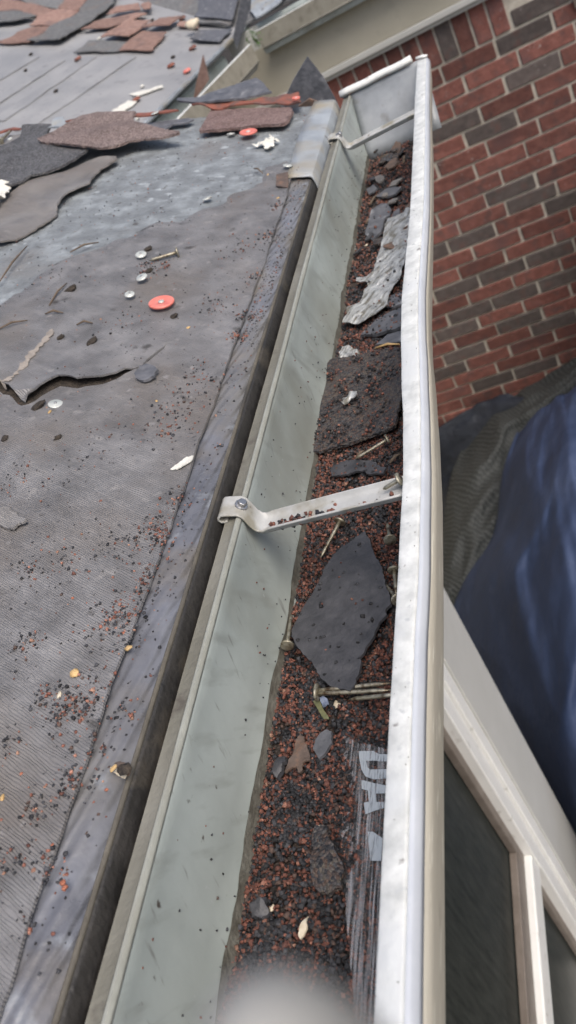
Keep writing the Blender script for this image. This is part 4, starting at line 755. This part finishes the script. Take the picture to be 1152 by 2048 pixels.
# ------------------------------------------------------------------ debris in the gutter
ZB = lambda D: (lambda x, y: CZ - D)
def debris(name, poly, D, m_, label, cat, **k):
    tilt = k.pop('tilt', (0, 0)); cx = sum(p[0] for p in poly) / len(poly); cy = sum(p[1] for p in poly) / len(poly)
    return tag(sheet(name, poly, lambda x, y: CZ - D + tilt[0] * (x - cx) + tilt[1] * (y - cy), m_, **k), label, cat, k.get('group'))
debris('shingle_scrap', P_SHINGLE_DIAMOND, .338, 'slate', 'large diamond-shaped black shingle scrap with pinholes in the gutter below the strap', 'shingle', th=.0020, res=.005, jit=.0006, amp=.0012, freq=30, seed=1)
debris('shingle_scrap', P_SHINGLE_GRANULATED, .3415, 'gran_wet', 'wide wet granulated shingle piece in the gutter above the strap', 'shingle', th=.0026, res=.005, jit=.0010, amp=.005, freq=30, seed=2)
debris('felt_scrap', P_SCRAP_RAGGED, .3435, 'slate', 'small ragged dark felt scrap just above the near strap', 'felt scrap', th=.0018, res=.004, jit=.0009, amp=.001, seed=3)
debris('foil_tape_strip', P_FOIL_TAPE, .3395, 'foil', 'long crumpled silvery white tape strip against the dented gutter lip', 'tape', th=.0007, res=.004, jit=.0002, amp=.0035, freq=75, seed=4)
debris('foil_scrap', P_FOIL_SMALL, .3405, 'foil', 'small crinkled grey foil scrap at the edge of the wet shingle piece', 'foil', th=.001, res=.0035, jit=.0003, amp=.004, freq=120, seed=5)
debris('shingle_scrap', P_SLATE_SCRAP, .342, 'slate_grey', 'smooth slate grey shingle scrap left of the silvery tape', 'shingle', th=.003, res=.006, jit=.0004, tilt=(-.05, .04), seed=6)
debris('shingle_scrap', P_SLATE_STRIP, .342, 'slate_grey', 'long flat grey shingle scrap just below the silvery tape', 'shingle', th=.003, res=.006, jit=.0008, tilt=(.05, .0), seed=7)
debris('shingle_scrap', P_SLATE_CHIP, .3425, 'slate_grey', 'short grey shingle chip touching the lower end of the silvery tape', 'shingle', th=.0025, res=.005, jit=.0006, seed=8)
debris('shingle_scrap', P_SLATE_LOW, .3425, 'slate_grey', 'grey shingle corner half under the dented lip above the wet shingle piece', 'shingle', th=.0025, res=.005, jit=.0006, seed=9)
debris('shingle_scrap', P_SLATE_TOP, .3425, 'slate_grey', 'dark shingle chip above the silvery tape near the far strap', 'shingle', th=.0025, res=.006, jit=.0006, seed=10)
debris('foil_flake', P_SILVER_FLAKE, .3345, 'foil', 'tiny silver flake lying on the wet granulated shingle piece', 'foil', th=.0008, res=.002, jit=.0002, amp=.003, freq=200, seed=11)
debris('shingle_chip', P_OVAL_CHIP, .3438, 'slate_grey', 'oval smooth grey chip beside the clear printed film', 'shingle', th=.002, res=.003, jit=.0003, tilt=(.1, .05), seed=12)
debris('leaf_scrap', P_FEATHER_CHIP, .3438, 'rust', 'ragged brown leaf-like scrap left of the oval grey chip', 'leaf', th=.0012, res=.0022, jit=.0005, amp=.002, freq=160, seed=13)
debris('tar_lump', P_TAR_CLUMP, .3445, 'slate', 'small black tar lump at the tip of the ragged leaf scrap', 'tar', th=.003, res=.002, jit=.0004, amp=.002, freq=200, dome=.003, seed=14)
debris('film_scrap', P_GREEN_FILM, .3415, 'olive', 'narrow yellow-green film scrap above the clear printed film', 'plastic film', th=.0006, res=.002, jit=.0001, amp=.002, freq=150, seed=15)
debris('film_chip', P_BLUE_GLASS, .3405, 'blue_glossy', 'tiny glossy bluish chip next to the yellow-green film scrap', 'plastic film', th=.001, res=.002, jit=.0002, amp=.002, freq=250, seed=16)
debris('felt_lump', P_FELT_LUMP, .3435, 'gran_wet', 'fuzzy elongated charcoal felt lump beside the clear printed film', 'felt', th=.003, res=.003, jit=.0007, amp=.003, freq=120, dome=.004, seed=17)
debris('seed_husk', P_SHELL, .3425, 'straw', 'pale brown seed husk on the grit nearest the camera', 'seed', th=.0010, res=.0015, jit=.0002, amp=.001, freq=200, dome=.0022, seed=18)
debris('tar_lump', P_CLUMP_NEAR, .3445, 'slate', 'crumbly black lump against the gutter back wall below the felt lump', 'tar', th=.003, res=.0025, jit=.0007, amp=.003, freq=200, dome=.003, seed=19)
for i in range(26):
    y = random.uniform(.80, 1.22); x = random.uniform(-.224, -.150); r = random.uniform(.004, .010); a0 = random.uniform(0, 6.28); k = random.choice((4, 5, 6))
    poly = [(x + r * random.uniform(.6, 1.2) * math.cos(a0 + 6.283 * j / k), y + 1.6 * r * random.uniform(.6, 1.2) * math.sin(a0 + 6.283 * j / k)) for j in range(k)]
    poly = [(min(max(p[0], -.227), -.144), min(p[1], 1.235)) for p in poly]
    debris('shingle_crumb', poly, .3430 - random.uniform(0, .003), random.choice(('slate', 'slate_grey', 'rust', 'felt_low', 'gran_wet')), 'small dark shingle crumb in the muck at the far end of the gutter', 'shingle crumb', th=.002, res=.004, jit=.0008, amp=.002, tilt=(random.uniform(-.3, .3), random.uniform(-.2, .3)), seed=200 + i)['group'] = 'shingle crumbs at the far gutter end'
# clear packaging film with its print
zfilm = lambda x, y: CZ - (.343 - .34 * (x + .168))
fo = sheet('packaging_film', P_FILM, zfilm, 'film', th=.0004, res=.006, jit=.0003, amp=.0012, freq=60, seed=20)
tag(fo, 'clear streaky packaging film with pale printed letters under the gutter lip', 'plastic film')
for k_ in (P_LET1A, P_LET1B, P_LET2, P_LET3):
    sheet('printed_letter', k_, lambda x, y: zfilm(x, y) + .0016, 'ink', th=.00025, res=.004, jit=0, amp=0, parent=fo)

def nail(p0, p1, z0, z1, label, group, rs=.0016, rh=.0048, h_tilt=None):
    a = Vector((p0[0], p0[1], z0)); b = Vector((p1[0], p1[1], z1)); d_ = (b - a).normalized()
    t = thing('nail', label, 'nail', (a.x, a.y, min(z0, z1) - rs), group)
    L = (b - a).length
    tube('shank', [a, a.lerp(b, .2), a.lerp(b, .5), a.lerp(b, .86), b], [rs, rs, rs * .97, rs * .95, rs * .25], 'nail', t, 10)
    tube('head', [a - d_ * .0011, a - d_ * .0009, a + d_ * .0001, a + d_ * .0004], [rh * .9, rh, rh, rh * .92], 'nail', t, 16)
    return t
glab = ['brass-coloured nail lying just under the near strap', 'nail pointing up beside the back wall, its round head by the black diamond scrap',
 'upper of the crossed nails under the tip of the black diamond scrap', 'thin nail lying against the crossed nails under the diamond scrap', 'lower nail with its point towards the diamond scrap tip',
 'nail with upright round head at the edge of the wet shingle piece', 'short nail end at the lip right of the diamond scrap', 'thin nail standing along the lip beside the diamond scrap',
 'nail lying where the near strap meets the lip', 'small nail under the lip just below the strap']
for i, (a, b) in enumerate(P_GUTTER_NAILS):
    L = math.hypot(a[0] - b[0], a[1] - b[1])
    k = max(1, .026 / max(L, .004)) if i in (0, 1, 5) else max(1, .02 / max(L, .004))
    k = min(k, 1.6); b2 = (a[0] + (b[0] - a[0]) * k, a[1] + (b[1] - a[1]) * k)
    zz = CZ - .3385 if i not in (8,) else CZ - .2735
    nail(a, b2, zz + .0025, zz, glab[i], 'nails in the gutter', rs=.00128, rh=.0042)
for i, (x, y, s_) in enumerate(P_GUTTER_SEEDS):
    l_ = ['small orange grain beside the upright nail', 'pale round seed at the top of the fuzzy felt lump', 'yellowish chip under the crossed nails', 'white pebble left of the silvery tape', 'curled pale husk on the near black lump'][i]
    o = rocky('seed', x, y, CZ - .3438, s_ * .0002, 'straw' if i else 'seed', None, .6, i, 1.4, i * 1.1); tag(o, l_, 'seed', 'seeds in the gutter')
for i, (a, b) in enumerate(P_GUTTER_STICKS):
    ls = ['bent pale twig crossing the top of the wet shingle piece', 'thick pale twig near the top of the silvery tape', 'orange-brown bark strip along the top of the wet shingle piece', 'long pale twig under the far strap', 'short upright twig under the far strap', 'dark twig above the ragged felt scrap', 'thin twig under the lip above the near strap', 'thin grey twig on the slate scrap'][i % 8]
    mid = ((a[0] + b[0]) / 2 + .001, (a[1] + b[1]) / 2, CZ - .3385)
    o = tube('twig', [(a[0], a[1], CZ - .3405), mid, (b[0], b[1], CZ - .3405)], [.0012, .0016, .0008], 'stick' if i not in (2,) else 'seed', None, 7, .7); tag(o, ls, 'twig', 'twigs in the gutter')

# ------------------------------------------------------------------ things on the near roof
def z_on(x, y): return max(z_roof(x, y), z_felt(x, y)) + .0017 if x < -.2585 else z_roof(x, y) + .0014
def on_roof(name, poly, m_, label, cat, dz=.0, **k):
    if k.pop('felt', 0): return tag(sheet(name, poly, lambda x, y: z_on(x, y) + .0004, m_, **k), label, cat)
    return tag(sheet(name, poly, lambda x, y: z_roof(x, y) + dz, m_, **k), label, cat)
tag(sheet('felt_crease', P_FELT_FOLD, lambda x, y: z_felt(x, y) + .0018, 'felt_pale', th=.0006, res=.005, jit=.0014, amp=.0008, freq=80, seed=32), 'pale frayed fold of felt at the torn edge', 'felt scrap')
on_roof('felt_strip', P_FELT_SCRAP_STRIP, 'felt_low', 'long brownish torn felt strip sticking out below the dark shingle', 'felt scrap', dz=.002, th=.0018, res=.012, jit=.0012, amp=.006, freq=22, seed=33)
on_roof('felt_strip', P_FELT_LAP_LEFT, 'felt', 'small violet-grey felt corner left of the dark shingle', 'felt scrap', dz=.0015, th=.0016, res=.012, jit=.001, amp=.002, seed=34)
on_roof('shingle_scrap', P_SHINGLE_DARK, 'gran_dark', 'wide charcoal granulated shingle piece on the roof at left', 'shingle', dz=.009, th=.003, res=.012, jit=.0012, amp=.004, freq=20, seed=35)
on_roof('shingle_scrap', P_SHINGLE_BROWN, 'gran_brown', 'long brown granulated shingle piece tapering to a point', 'shingle', dz=.015, th=.003, res=.01, jit=.0012, amp=.006, freq=18, seed=36)
on_roof('shingle_scrap', P_SHINGLE_RED, 'gran_red', 'reddish rectangular shingle piece at the far edge of the roof', 'shingle', dz=.006, th=.004, res=.01, jit=.0008, amp=.002, seed=37)
on_roof('shingle_scrap', P_SCRAP_GREY_UNDER, 'slate_grey', 'thin grey shingle scrap under the tip of the orange strip', 'shingle', dz=.004, th=.002, res=.008, jit=.0008, amp=.003, seed=38)
on_roof('edge_strip', P_RED_STRIP_A, 'orange', 'short orange strip along the roof end at far left', 'edging', dz=.006, th=.002, res=.02, jit=.002, amp=.006, seed=39)
on_roof('edge_strip', P_RED_STRIP_B, 'orange', 'orange strip along the roof end behind the brown shingle', 'edging', dz=.010, th=.002, res=.02, jit=.002, amp=.006, seed=40)
on_roof('edge_strip', P_RED_STRIP_C, 'orange', 'rust-orange strip behind the reddish rectangular shingle', 'edging', dz=.011, th=.002, res=.012, jit=.002, amp=.007, seed=41)
on_roof('shingle_flap', P_BLACK_FLAP, 'slate_grey', 'curled black-brown shingle flap overhanging the roof end', 'shingle', dz=.014, th=.003, res=.012, jit=.001, amp=.006, freq=14, seed=42, bumps=[(P_BLACK_FLAP[4][0], P_BLACK_FLAP[4][1], .05, .012)])
on_roof('metal_flake', P_SMALL_GREY_FLAKE, 'zinc', 'small grey metal flake by the orange strip', 'metal scrap', dz=.014, th=.002, res=.006, jit=.0005, amp=.004, seed=43)
on_roof('wrapper', P_WRAPPER, 'paper', 'crumpled cream wrapper at the left edge of the roof', 'wrapper', dz=.009, th=.0006, res=.006, jit=.0005, amp=.012, freq=60, seed=44)
on_roof('paper_scrap', P_PAPER, 'paper', 'white paper scrap at the felt edge left of the strap', 'paper', dz=.0025, th=.0006, res=.003, jit=.0004, amp=.003, freq=120, seed=45, felt=1)
on_roof('felt_scrap', P_FELT_SCRAP_LEFT, 'felt_low', 'small torn felt scrap at the left edge on the near felt', 'felt scrap', dz=.0028, th=.0016, res=.004, jit=.0005, amp=.002, freq=60, seed=46, felt=1)
on_roof('shingle_flake', P_DARK_FLAKE, 'slate_grey', 'dark flake just below the torn felt edge', 'shingle', dz=.0024, th=.0022, res=.004, jit=.0007, amp=.003, freq=120, seed=47, felt=1)
on_roof('dry_leaf', P_LEAF, 'straw', 'curled cream dry leaf on the eave membrane', 'leaf', dz=.003, th=.0006, res=.002, jit=.0002, amp=.003, freq=200, seed=48, felt=1)
on_roof('bark_flake', P_STAIN_PATCH, 'rust', 'dark bark flake under the curled dry leaf', 'bark', dz=.0016, th=.0008, res=.002, jit=.0004, amp=.001, seed=49, felt=1)
on_roof('metal_tab', P_RUST_TAB, 'rust', 'rusty square metal tab at the drip edge joint', 'metal scrap', dz=.0045, th=.0012, res=.005, jit=.0002, amp=.002, seed=50)
on_roof('paper_crumple', P_CRUMPLE, 'paper', 'crumpled whitish paper beside the upper drip edge', 'paper', dz=.002, th=.0006, res=.003, jit=.0008, amp=.006, freq=130, seed=51)
# upper overlapping drip edge
du = thing('drip_edge_piece', 'bluish zinc drip edge piece overlapping the eave at the far end', 'drip edge', (-.25, 1.05, CZ - .29))
y0, y1 = .921, 1.206
def du_prof(y):
    k = (y - y0) / (y1 - y0); xl = -.2665 - .004 * math.sin(k * 3.1); dz = lambda x: .244 + .355 * (x + .287) - .0042
    return [(xl, dz(xl)), (-.2585, dz(-.2585) - .0004), (-.2505, dz(-.2505)), (-.2435, dz(-.2435)), (-.2408, dz(-.2408) + .0012), (-.2396, dz(-.2396) + .005), (-.2393, .2715), (-.2398, .2745)]
sweep('metal_strip', du_prof, [y0 + i * (y1 - y0) / 16 for i in range(17)], 'zinc', du, solid=.001)

def disc_metal(x, y, z, r, label, ang):
    t = thing('cap_nail', label, 'nail', (x, y, z), 'cap nails on the roof')
    tl = Vector((math.cos(ang) * .22 + .33, math.sin(ang) * .22, 1)).normalized()
    u = tl.cross(Vector((0, 1, 0))).normalized(); w_ = u.cross(tl); v = []; f = []; p = Vector((x, y, z + .0022 + r * .2)); n = 20
    for rr, h in ((r, -.0004), (r, .0002), (r * .9, .0008), (r * .55, .0006), (r * .45, .0010)):
        for k in range(n): a = 6.2832 * k / n; v.append(tuple(p + tl * h + (u * math.cos(a) + w_ * math.sin(a)) * rr))
    for i in range(4):
        for k in range(n): a = i * n + k; b = i * n + (k + 1) % n; f.append((a, b, b + n, a + n))
    f.append(tuple(range(4 * n, 5 * n))); f.append(tuple(reversed(range(n))))
    link('disc', v, f, 'disc', t, True)
    tube('nail_head', [p + tl * .0006, p + tl * .0016], [r * .24, r * .2], 'steel', t, 8)
def disc_plastic(x, y, z, r, label):
    t = thing('plastic_cap', label, 'cap washer', (x, y, z), 'red plastic caps on the roof')
    tl = Vector((.335, 0, .94)).normalized(); u = tl.cross(Vector((0, 1, 0))).normalized(); w_ = u.cross(tl); v = []; f = []; p = Vector((x, y, z + .0030)); n = 28
    for rr, h in ((r, 0), (r, .0014), (r * .95, .0021), (r * .82, .0022), (r * .72, .0017), (r * .34, .0019), (r * .27, .0013)):
        for k in range(n): a = 6.2832 * k / n; v.append(tuple(p + tl * h + (u * math.cos(a) + w_ * math.sin(a)) * rr))
    for i in range(6):
        for k in range(n): a = i * n + k; b = i * n + (k + 1) % n; f.append((a, b, b + n, a + n))
    f.append(tuple(range(6 * n, 7 * n))); f.append(tuple(reversed(range(n))))
    link('washer', v, f, 'red_cap', t, True)
    tube('nail_head', [p + tl * .0014, p + tl * .0024], [r * .26, r * .22], 'disc', t, 10)
dl = ['large pink-red plastic cap on the torn felt', 'red plastic cap below the reddish rectangular shingle', 'lone silver cap nail on the blue-grey deck', 'silver disc just above the large pink-red cap', 'silver disc beside the long bent nail', 'greenish silver cap nail in the gap under the torn edge',
 'silver disc left of the far red cap', 'pale disc on the orange strip', 'pale disc at the left edge on the charcoal shingle', 'small tilted disc left of the large pink-red cap', 'pale flat disc on the upper drip edge piece', 'small pinkish cap at the end of the rust-orange strip', 'small disc beside the cream wrapper', 'small pale disc near the far left nail']
for i, (x, y, kd, sz) in enumerate(P_DISCS):
    zz = z_roof(x, y) + (.004 if i in (0, 1, 3, 4, 9) else .001)
    if i in (7, 8, 12, 13): zz += .014
    if i == 11: zz += .014
    if i == 10: zz += .003
    (disc_plastic if kd == 'plastic' else lambda *a: disc_metal(*a, i * 1.3))(x, y, zz, sz * .0005 * .92, dl[i])
nail(P_ROOF_NAILS[0][0], P_ROOF_NAILS[0][1], z_roof(*P_ROOF_NAILS[0][0]) + .009, z_roof(*P_ROOF_NAILS[0][1]) + .006, 'long nail lying on the torn felt beside the silver discs', 'nails on the roof', .0017, .0052)
nail(P_ROOF_NAILS[1][0], P_ROOF_NAILS[1][1], z_roof(*P_ROOF_NAILS[1][0]) + .008, z_roof(*P_ROOF_NAILS[1][1]) + .012, 'pale nail at the far left by the orange strip', 'nails on the roof', .002, .0055)
cl = ['shaggy brown dirt clump on the torn felt', 'dark dirt clump with a seed below the two sticks', 'small dirt clump by the pale frayed fold', 'dark pebble right below the large pink-red cap', 'black crumb below the greenish cap nail', 'dark crumb at the left edge under the torn felt', 'black crumb beside the curled dry leaf', 'dirt clump in the gap beside the greenish cap nail', 'dirt clump at the foot of the long nail', 'dark dirt crumb between the two silver discs']
for i, (x, y, r) in enumerate(P_CLUMPS):
    tag(rocky('dirt_clump', x, y, z_felt(x, y) + .001, r * .5, 'dirt', None, .45, i, 1.25, i), cl[i], 'dirt clump', 'dirt clumps on the roof')
sk = ['long thin twig at the border of the blue-grey deck', 'short twig left of the large pink-red cap', 'short flat twig above the dirt clump with a seed', 'thin brown root at the left edge of the torn felt', 'fine root leading to the shaggy dirt clump', 'faint straight twig on the blue-grey deck at left', 'tiny pale twig near the crumpled paper']
for i, (a, b) in enumerate(P_STICKS):
    mx_ = ((a[0] + b[0]) / 2, (a[1] + b[1]) / 2 + .002)
    tag(tube('twig', [(a[0], a[1], z_roof(*a) + .005), (mx_[0], mx_[1], z_roof(*mx_) + .007), (b[0], b[1], z_roof(*b) + .005)], [.0006, .0011, .0005], 'stick', None, 6), sk[i], 'twig', 'twigs on the roof')
sl_ = ['orange seed right of the large pink-red cap', 'tan seed on the dirt clump', 'orange seed beside the greenish cap nail', 'tiny tan seed below the dark flake', 'flat tan flake at the crack line', 'cream seed above the curled dry leaf', 'pale husk among the grit drift', 'golden moss tuft in the grit drift', 'tan pebble at the far end of the crack line', 'pale chip near the rusty tab', 'small seed at the left edge near the bottom']
for i, (x, y, s_) in enumerate(P_ROOF_SEEDS):
    tag(rocky('seed', x, y, z_felt(x, y) + .0012, s_ * .00016, 'seed' if i != 6 else 'straw', None, .5, i + 20, 1.5, i * .8), sl_[i], 'seed', 'seeds on the roof')
gc = list(range(4)); pm = []
for i, c in enumerate(((.36,.13,.075),(.22,.09,.065),(.04,.04,.045),(.30,.16,.11))):
    M = mat('pebble_%d' % i, [tuple(q * .8 for q in c), c], 700, rough=.65, bump=.0003, bscale=1500); pm.append(M)
for i, (x, y, s_) in enumerate(P_PEBBLES):
    o = rocky('granule', x, y, z_felt(x, y) + .0010, s_ * .00021, 'dirt', None, .7, i + 50, 1.15, i); o.data.materials[0] = pm[0 if i < 2 else (2 if i % 3 == 0 else i % 4)]
    tag(o, 'bigger loose roofing granule among the grit on the near felt or eave membrane', 'granule', 'bigger granules on the near roof')
# loose grit drifted over the roof
P, Z, C = [], [], []
WL = [10, 9, 6, 8, 14, 16, 14, 12, 6, 3]
for x, y, r, n in P_CLUSTERS:
    for i in range(int(n * .95)):
        a = random.uniform(0, 6.28); q = r * 1.1 * math.sqrt(random.random()) * random.choice((.4, .8, 1.1)); px = x + q * math.cos(a); py = y + q * math.sin(a) * 1.2
        if px > -.2448 or py > 1.19: continue
        P.append((px, py, (z_felt(px, py) if px < -.2585 else z_roof(px, py) - .0002) + .0016 + random.uniform(0, .0006))); Z.append(random.choice((.0005, .0006, .0008, .0010, .0014)) * random.uniform(.8, 1.2)); C.append(grain_cols(1, WL)[0] * 1.25)
for i in range(420):
    py = random.choice((random.uniform(.5, .92), random.uniform(.58, .74), random.uniform(.1, .92))); px = random.uniform(-.258, -.2455)
    P.append((px, py, z_roof(px, py) + .0015)); Z.append(random.uniform(.0005, .0014)); C.append(grain_cols(1, [3,3,3,2,14,14,12,12,8,1])[0])
for i in range(1500):
    px = random.uniform(-.62, -.249); py = random.uniform(.05, 1.18)
    P.append((px, py, max(z_felt(px, py), z_roof(px, py)) + .0016)); Z.append(random.uniform(.0004, .0011)); C.append(grain_cols(1, WL)[0] * 1.25)
tag(granules('roof_grit', P, Z, C), 'loose black and rust granules scattered over the near roof felt', 'granules', kind='stuff')

# standing scraps at the roof corner
t_ = slab('shingle_scrap', [(x, y, CZ - d) for x, y, d in P_SLATE_TRI], (0, 1, .15), .004, 'slate_grey'); tag(t_, 'pointed slate grey shingle standing up behind the gutter end', 'shingle')
t_ = slab('shingle_scrap', [(x, y, CZ - d) for x, y, d in P_SLATE_TRI2], (0, 1, .3), .003, 'rust'); tag(t_, 'thin bent brown shingle edge at the foot of the pointed grey shingle', 'shingle')

# ------------------------------------------------------------------ litter on the lower roofs
fl = dict(grey_curl=('tile_grey', 'long curling grey shingle strip across the lower roof', .03), red_a=('tile_red', 'red shingle tab at the far left, nearest row', .012), red_b=('tile_red', 'red shingle tab in the middle of the left heap', .022), red_c=('tile_red', 'red shingle tab at the top of the left heap', .03),
 red_d=('tile_red', 'broad red shingle at the upper left corner', .016), grey_flap=('tile_grey', 'light grey curled flap at the far left', .03), grey_top=('tile_grey', 'dark grey shingle at the top left edge', .01),
 tab_a=('tile_red', 'narrow red shingle sliver right of the curling grey strip', .022), tab_b=('tile_red', 'square red shingle tab on top of the dark one', .03), tab_c=('tile_red', 'brownish shingle tab with pale edge, lowest of the heap', .012), tab_d=('tile_grey', 'flat dark shingle tab under the red one', .006),
 tab_e=('tile_red', 'slanted red shingle tab at the right of the heap', .03), tab_f=('tile_red', 'red shingle tab at the upper middle of the heap', .035), tab_g=('tile_red', 'tiny red shingle chip beside the upper tab', .03), tab_h=('tile_red', 'red shingle end at the right below the grey shingle', .014), tab_i=('tile_red', 'red shingle strip behind the square tab', .018),
 dark_flat=('slate_grey', 'flat black shingle at the far gutter corner', .012), tape_a=('paper', 'white tape strip on the lower roof near the far gutter', .006), tape_b=('paper', 'short white tape piece above the longer tape strip', .006), tape_c=('paper', 'white tape end just behind the roof end', .006))
for i, (k_, poly) in enumerate(P_FAR_SHEETS.items()):
    m_, lb, dz = fl[k_]
    tag(sheet('tape_scrap' if 'tape' in k_ else 'shingle_scrap', poly, lambda x, y: z_far(x, y) + dz * .6, m_, th=.004 if 'tape' not in k_ else .002, res=.025, jit=.004, amp=.007 if 'tape' not in k_ else .004, freq=9, seed=60 + i), lb, 'tape' if 'tape' in k_ else 'shingle')
wl = dict(wing_a=('slate_grey', 'upright grey shingle sheet at the valley of the far roofs', .02), wing_b=('tile_grey', 'short grey shingle under the valley sheet', .012), wing_c=('zinc', 'pale metal flashing piece above the far gutter corner', .012))
for i, (k_, poly) in enumerate(P_WING_SHEETS.items()):
    m_, lb, dz = wl[k_]; tag(sheet('flashing' if k_ == 'wing_c' else 'shingle_scrap', poly, lambda x, y: max(z_wing(x, y), z_far(x, y)) + dz, m_, th=.005, res=.03, jit=.002, amp=.006, freq=8, seed=90 + i), lb, 'flashing' if k_ == 'wing_c' else 'shingle')
t_ = slab('flashing', [(x, y, CZ - d) for x, y, d in P_FLASH], (.2, 1, .1), .004, 'slate_grey'); tag(t_, 'tall bent bluish flashing leaning in the far gutter corner', 'flashing')
t_ = slab('shingle_scrap', [(x, y, CZ - d) for x, y, d in P_BROWN_TRI], (.3, 1, .2), .005, 'tile_red'); tag(t_, 'brown shingle wedge standing in the lower gutter', 'shingle')
for i, (x, y) in enumerate(P_FAR_CAPS):
    lb = ['orange cap on the lower roof left of centre', 'orange cap nearest the far gutter edge', 'larger pink cap on the edge of the far gutter', 'orange cap just below the red shingle end', 'orange cap on top of the shingle heap', 'pink cap on the white tape strip'][i]
    t = thing('plastic_cap', lb, 'cap washer', (x, y, z_far(x, y)), 'caps on the lower roof')
    tube('washer', [(x, y, z_far(x, y) + .004), (x, y, z_far(x, y) + .007), (x, y, z_far(x, y) + .013)], [.015, .016, .012], 'orange' if i != 2 else 'red_cap', t, 14)
for i, (x, y) in enumerate(P_FAR_BITS):
    tag(rocky('roof_crumb', x, y, z_far(x, y) + .002, .008, 'paper' if i in (0, 2, 5, 6, 7) else 'dirt', None, .5, i + 80, 1.4, i), 'small crumb of litter lying on the lower roof', 'crumb', 'crumbs on the lower roof')
x, y = P_WOOD_CHIP; tag(rocky('wood_chip', x, y, z_far(x, y) + .03, .024, 'straw', None, .7, 3, 1.2, .5), 'pale wood chip at the corner of the grey valley sheet', 'wood chip')

# ---- weed in the far gutter corner
wd = thing('weed', 'small green weed sprouting at the far gutter corner', 'weed', (-.86, 3.37, CZ - .42))
for i in range(5):
    a = random.uniform(0, 6.28); r = random.uniform(.01, .03); tip = (-.862 + r * math.cos(a), 3.37 + r * math.sin(a), CZ - .42 + random.uniform(.03, .07))
    tube('stem', [(-.86 + .005 * i, 3.37, CZ - .43), tip], [.0012, .0006], 'green', wd, 5)
    for j in range(9):
        t = random.uniform(.3, 1.05); c = Vector((-.86, 3.37, CZ - .43)).lerp(Vector(tip), t) + Vector((random.uniform(-.02, .02), random.uniform(-.02, .02), random.uniform(-.03, .012)))
        d_ = Vector((random.uniform(-1, 1), random.uniform(-1, 1), random.uniform(-.8, .5))).normalized(); s_ = d_.cross(Vector((0, 0, 1))).normalized(); L = random.uniform(.012, .022)
        link('leaf', [tuple(c), tuple(c + d_ * L * .5 + s_ * L * .28), tuple(c + d_ * L), tuple(c + d_ * L * .5 - s_ * L * .28)], [(0, 1, 2, 3)], 'green', wd)

# ---- tarps in the yard below
def draped(name, grid, m_, sub, fold, label, cat, seed):
    G = np.array(grid, float); nr, nc = G.shape[:2]
    def cr(p0, p1, p2, p3, t): return .5 * ((2 * p1) + (-p0 + p2) * t + (2 * p0 - 5 * p1 + 4 * p2 - p3) * t * t + (-p0 + 3 * p1 - 3 * p2 + p3) * t ** 3)
    def up(A, k):
        out = []; n = len(A)
        for i in range(n - 1):
            p0, p1, p2, p3 = A[max(i - 1, 0)], A[i], A[i + 1], A[min(i + 2, n - 1)]
            for j in range(k): out.append(cr(p0, p1, p2, p3, j / k))
        out.append(A[-1]); return np.array(out)
    H = up(G, sub); H = np.transpose(up(np.transpose(H, (1, 0, 2)), sub), (1, 0, 2))
    R, Cc = H.shape[:2]; v = []
    for i in range(R):
        for j in range(Cc):
            x, y, d = H[i, j]; u, t = j / Cc, i / R
            h = fold(u, t, seed); v.append((x + .4 * h, y - .5 * h, max(CZ - d + h, .012)))
    f = [(i * Cc + j, i * Cc + j + 1, (i + 1) * Cc + j + 1, (i + 1) * Cc + j) for i in range(R - 1) for j in range(Cc - 1)]
    o = link(name, v, f, m_, None, True)
    uv = o.data.uv_layers.new(name='UVMap')
    for lp in o.data.loops: i, j = divmod(lp.vertex_index, Cc); uv.data[lp.index].uv = (j / Cc, i / R)
    s = o.modifiers.new('thickness', 'SOLIDIFY'); s.thickness = .003
    return tag(o, label, cat)
def fold_blue(u, t, s):
    a = 1 - abs(noise.noise(Vector((u * 3.6 - t * 2.4, t * 2.3 + u, s)))) * 2; b = 1 - abs(noise.noise(Vector((u * 8 - t * 6, t * 4.5, s + 4)))) * 2
    c = 1 - abs(noise.noise(Vector((u * 4 + t * 4, t * 4.5 - u * 3, s + 9)))) * 2
    return (.060 * a + .018 * b) * (.35 + .9 * t) + .034 * c + .004 * (1 - 2 * abs(noise.noise(Vector((u * 12 + t * 6, t * 13, s + 2))))) + .004 * noise.noise(Vector((u * 18, t * 18, s)))
def fold_small(u, t, s): return .045 * (1 - 2 * abs(noise.noise(Vector((u * 3 + t * 2, t * 7, s))))) + .02 * noise.noise(Vector((u * 7, t * 12, s))) + .008 * noise.noise(Vector((u * 16, t * 26, s)))
draped('navy_tarp', P_TARP_NAVY, 'navy', 6, fold_small, 'black-blue tarp crumpled at the foot of the brick wall', 'tarp', 5)
draped('mesh_tarp', P_TARP_MESH, 'woven', 14, fold_small, 'dark grey woven mesh sheet between brick wall and blue tarp', 'tarp', 8)
draped('blue_tarp', P_TARP_BLUE, 'tarp', 18, fold_blue, 'large navy blue tarp bulging in folds below the gutter', 'tarp', 2)

# ---- blurred pole tip close to the lens
pt = Vector((-.0170, .0088, CZ - .0295))
o = tube('pole', [(pt.x, pt.y - .0005, CZ - 2.86), (pt.x, pt.y, CZ - .05), (pt.x, pt.y, pt.z - .002), (pt.x, pt.y, pt.z + .0008), (pt.x, pt.y, pt.z + .0022), (pt.x, pt.y, pt.z + .003)], [.0030, .0030, .0030, .0026, .0017, .0006], 'pole', None, 20)
tag(o, 'out-of-focus pale grey rounded pole tip at the bottom edge of the picture', 'pole')
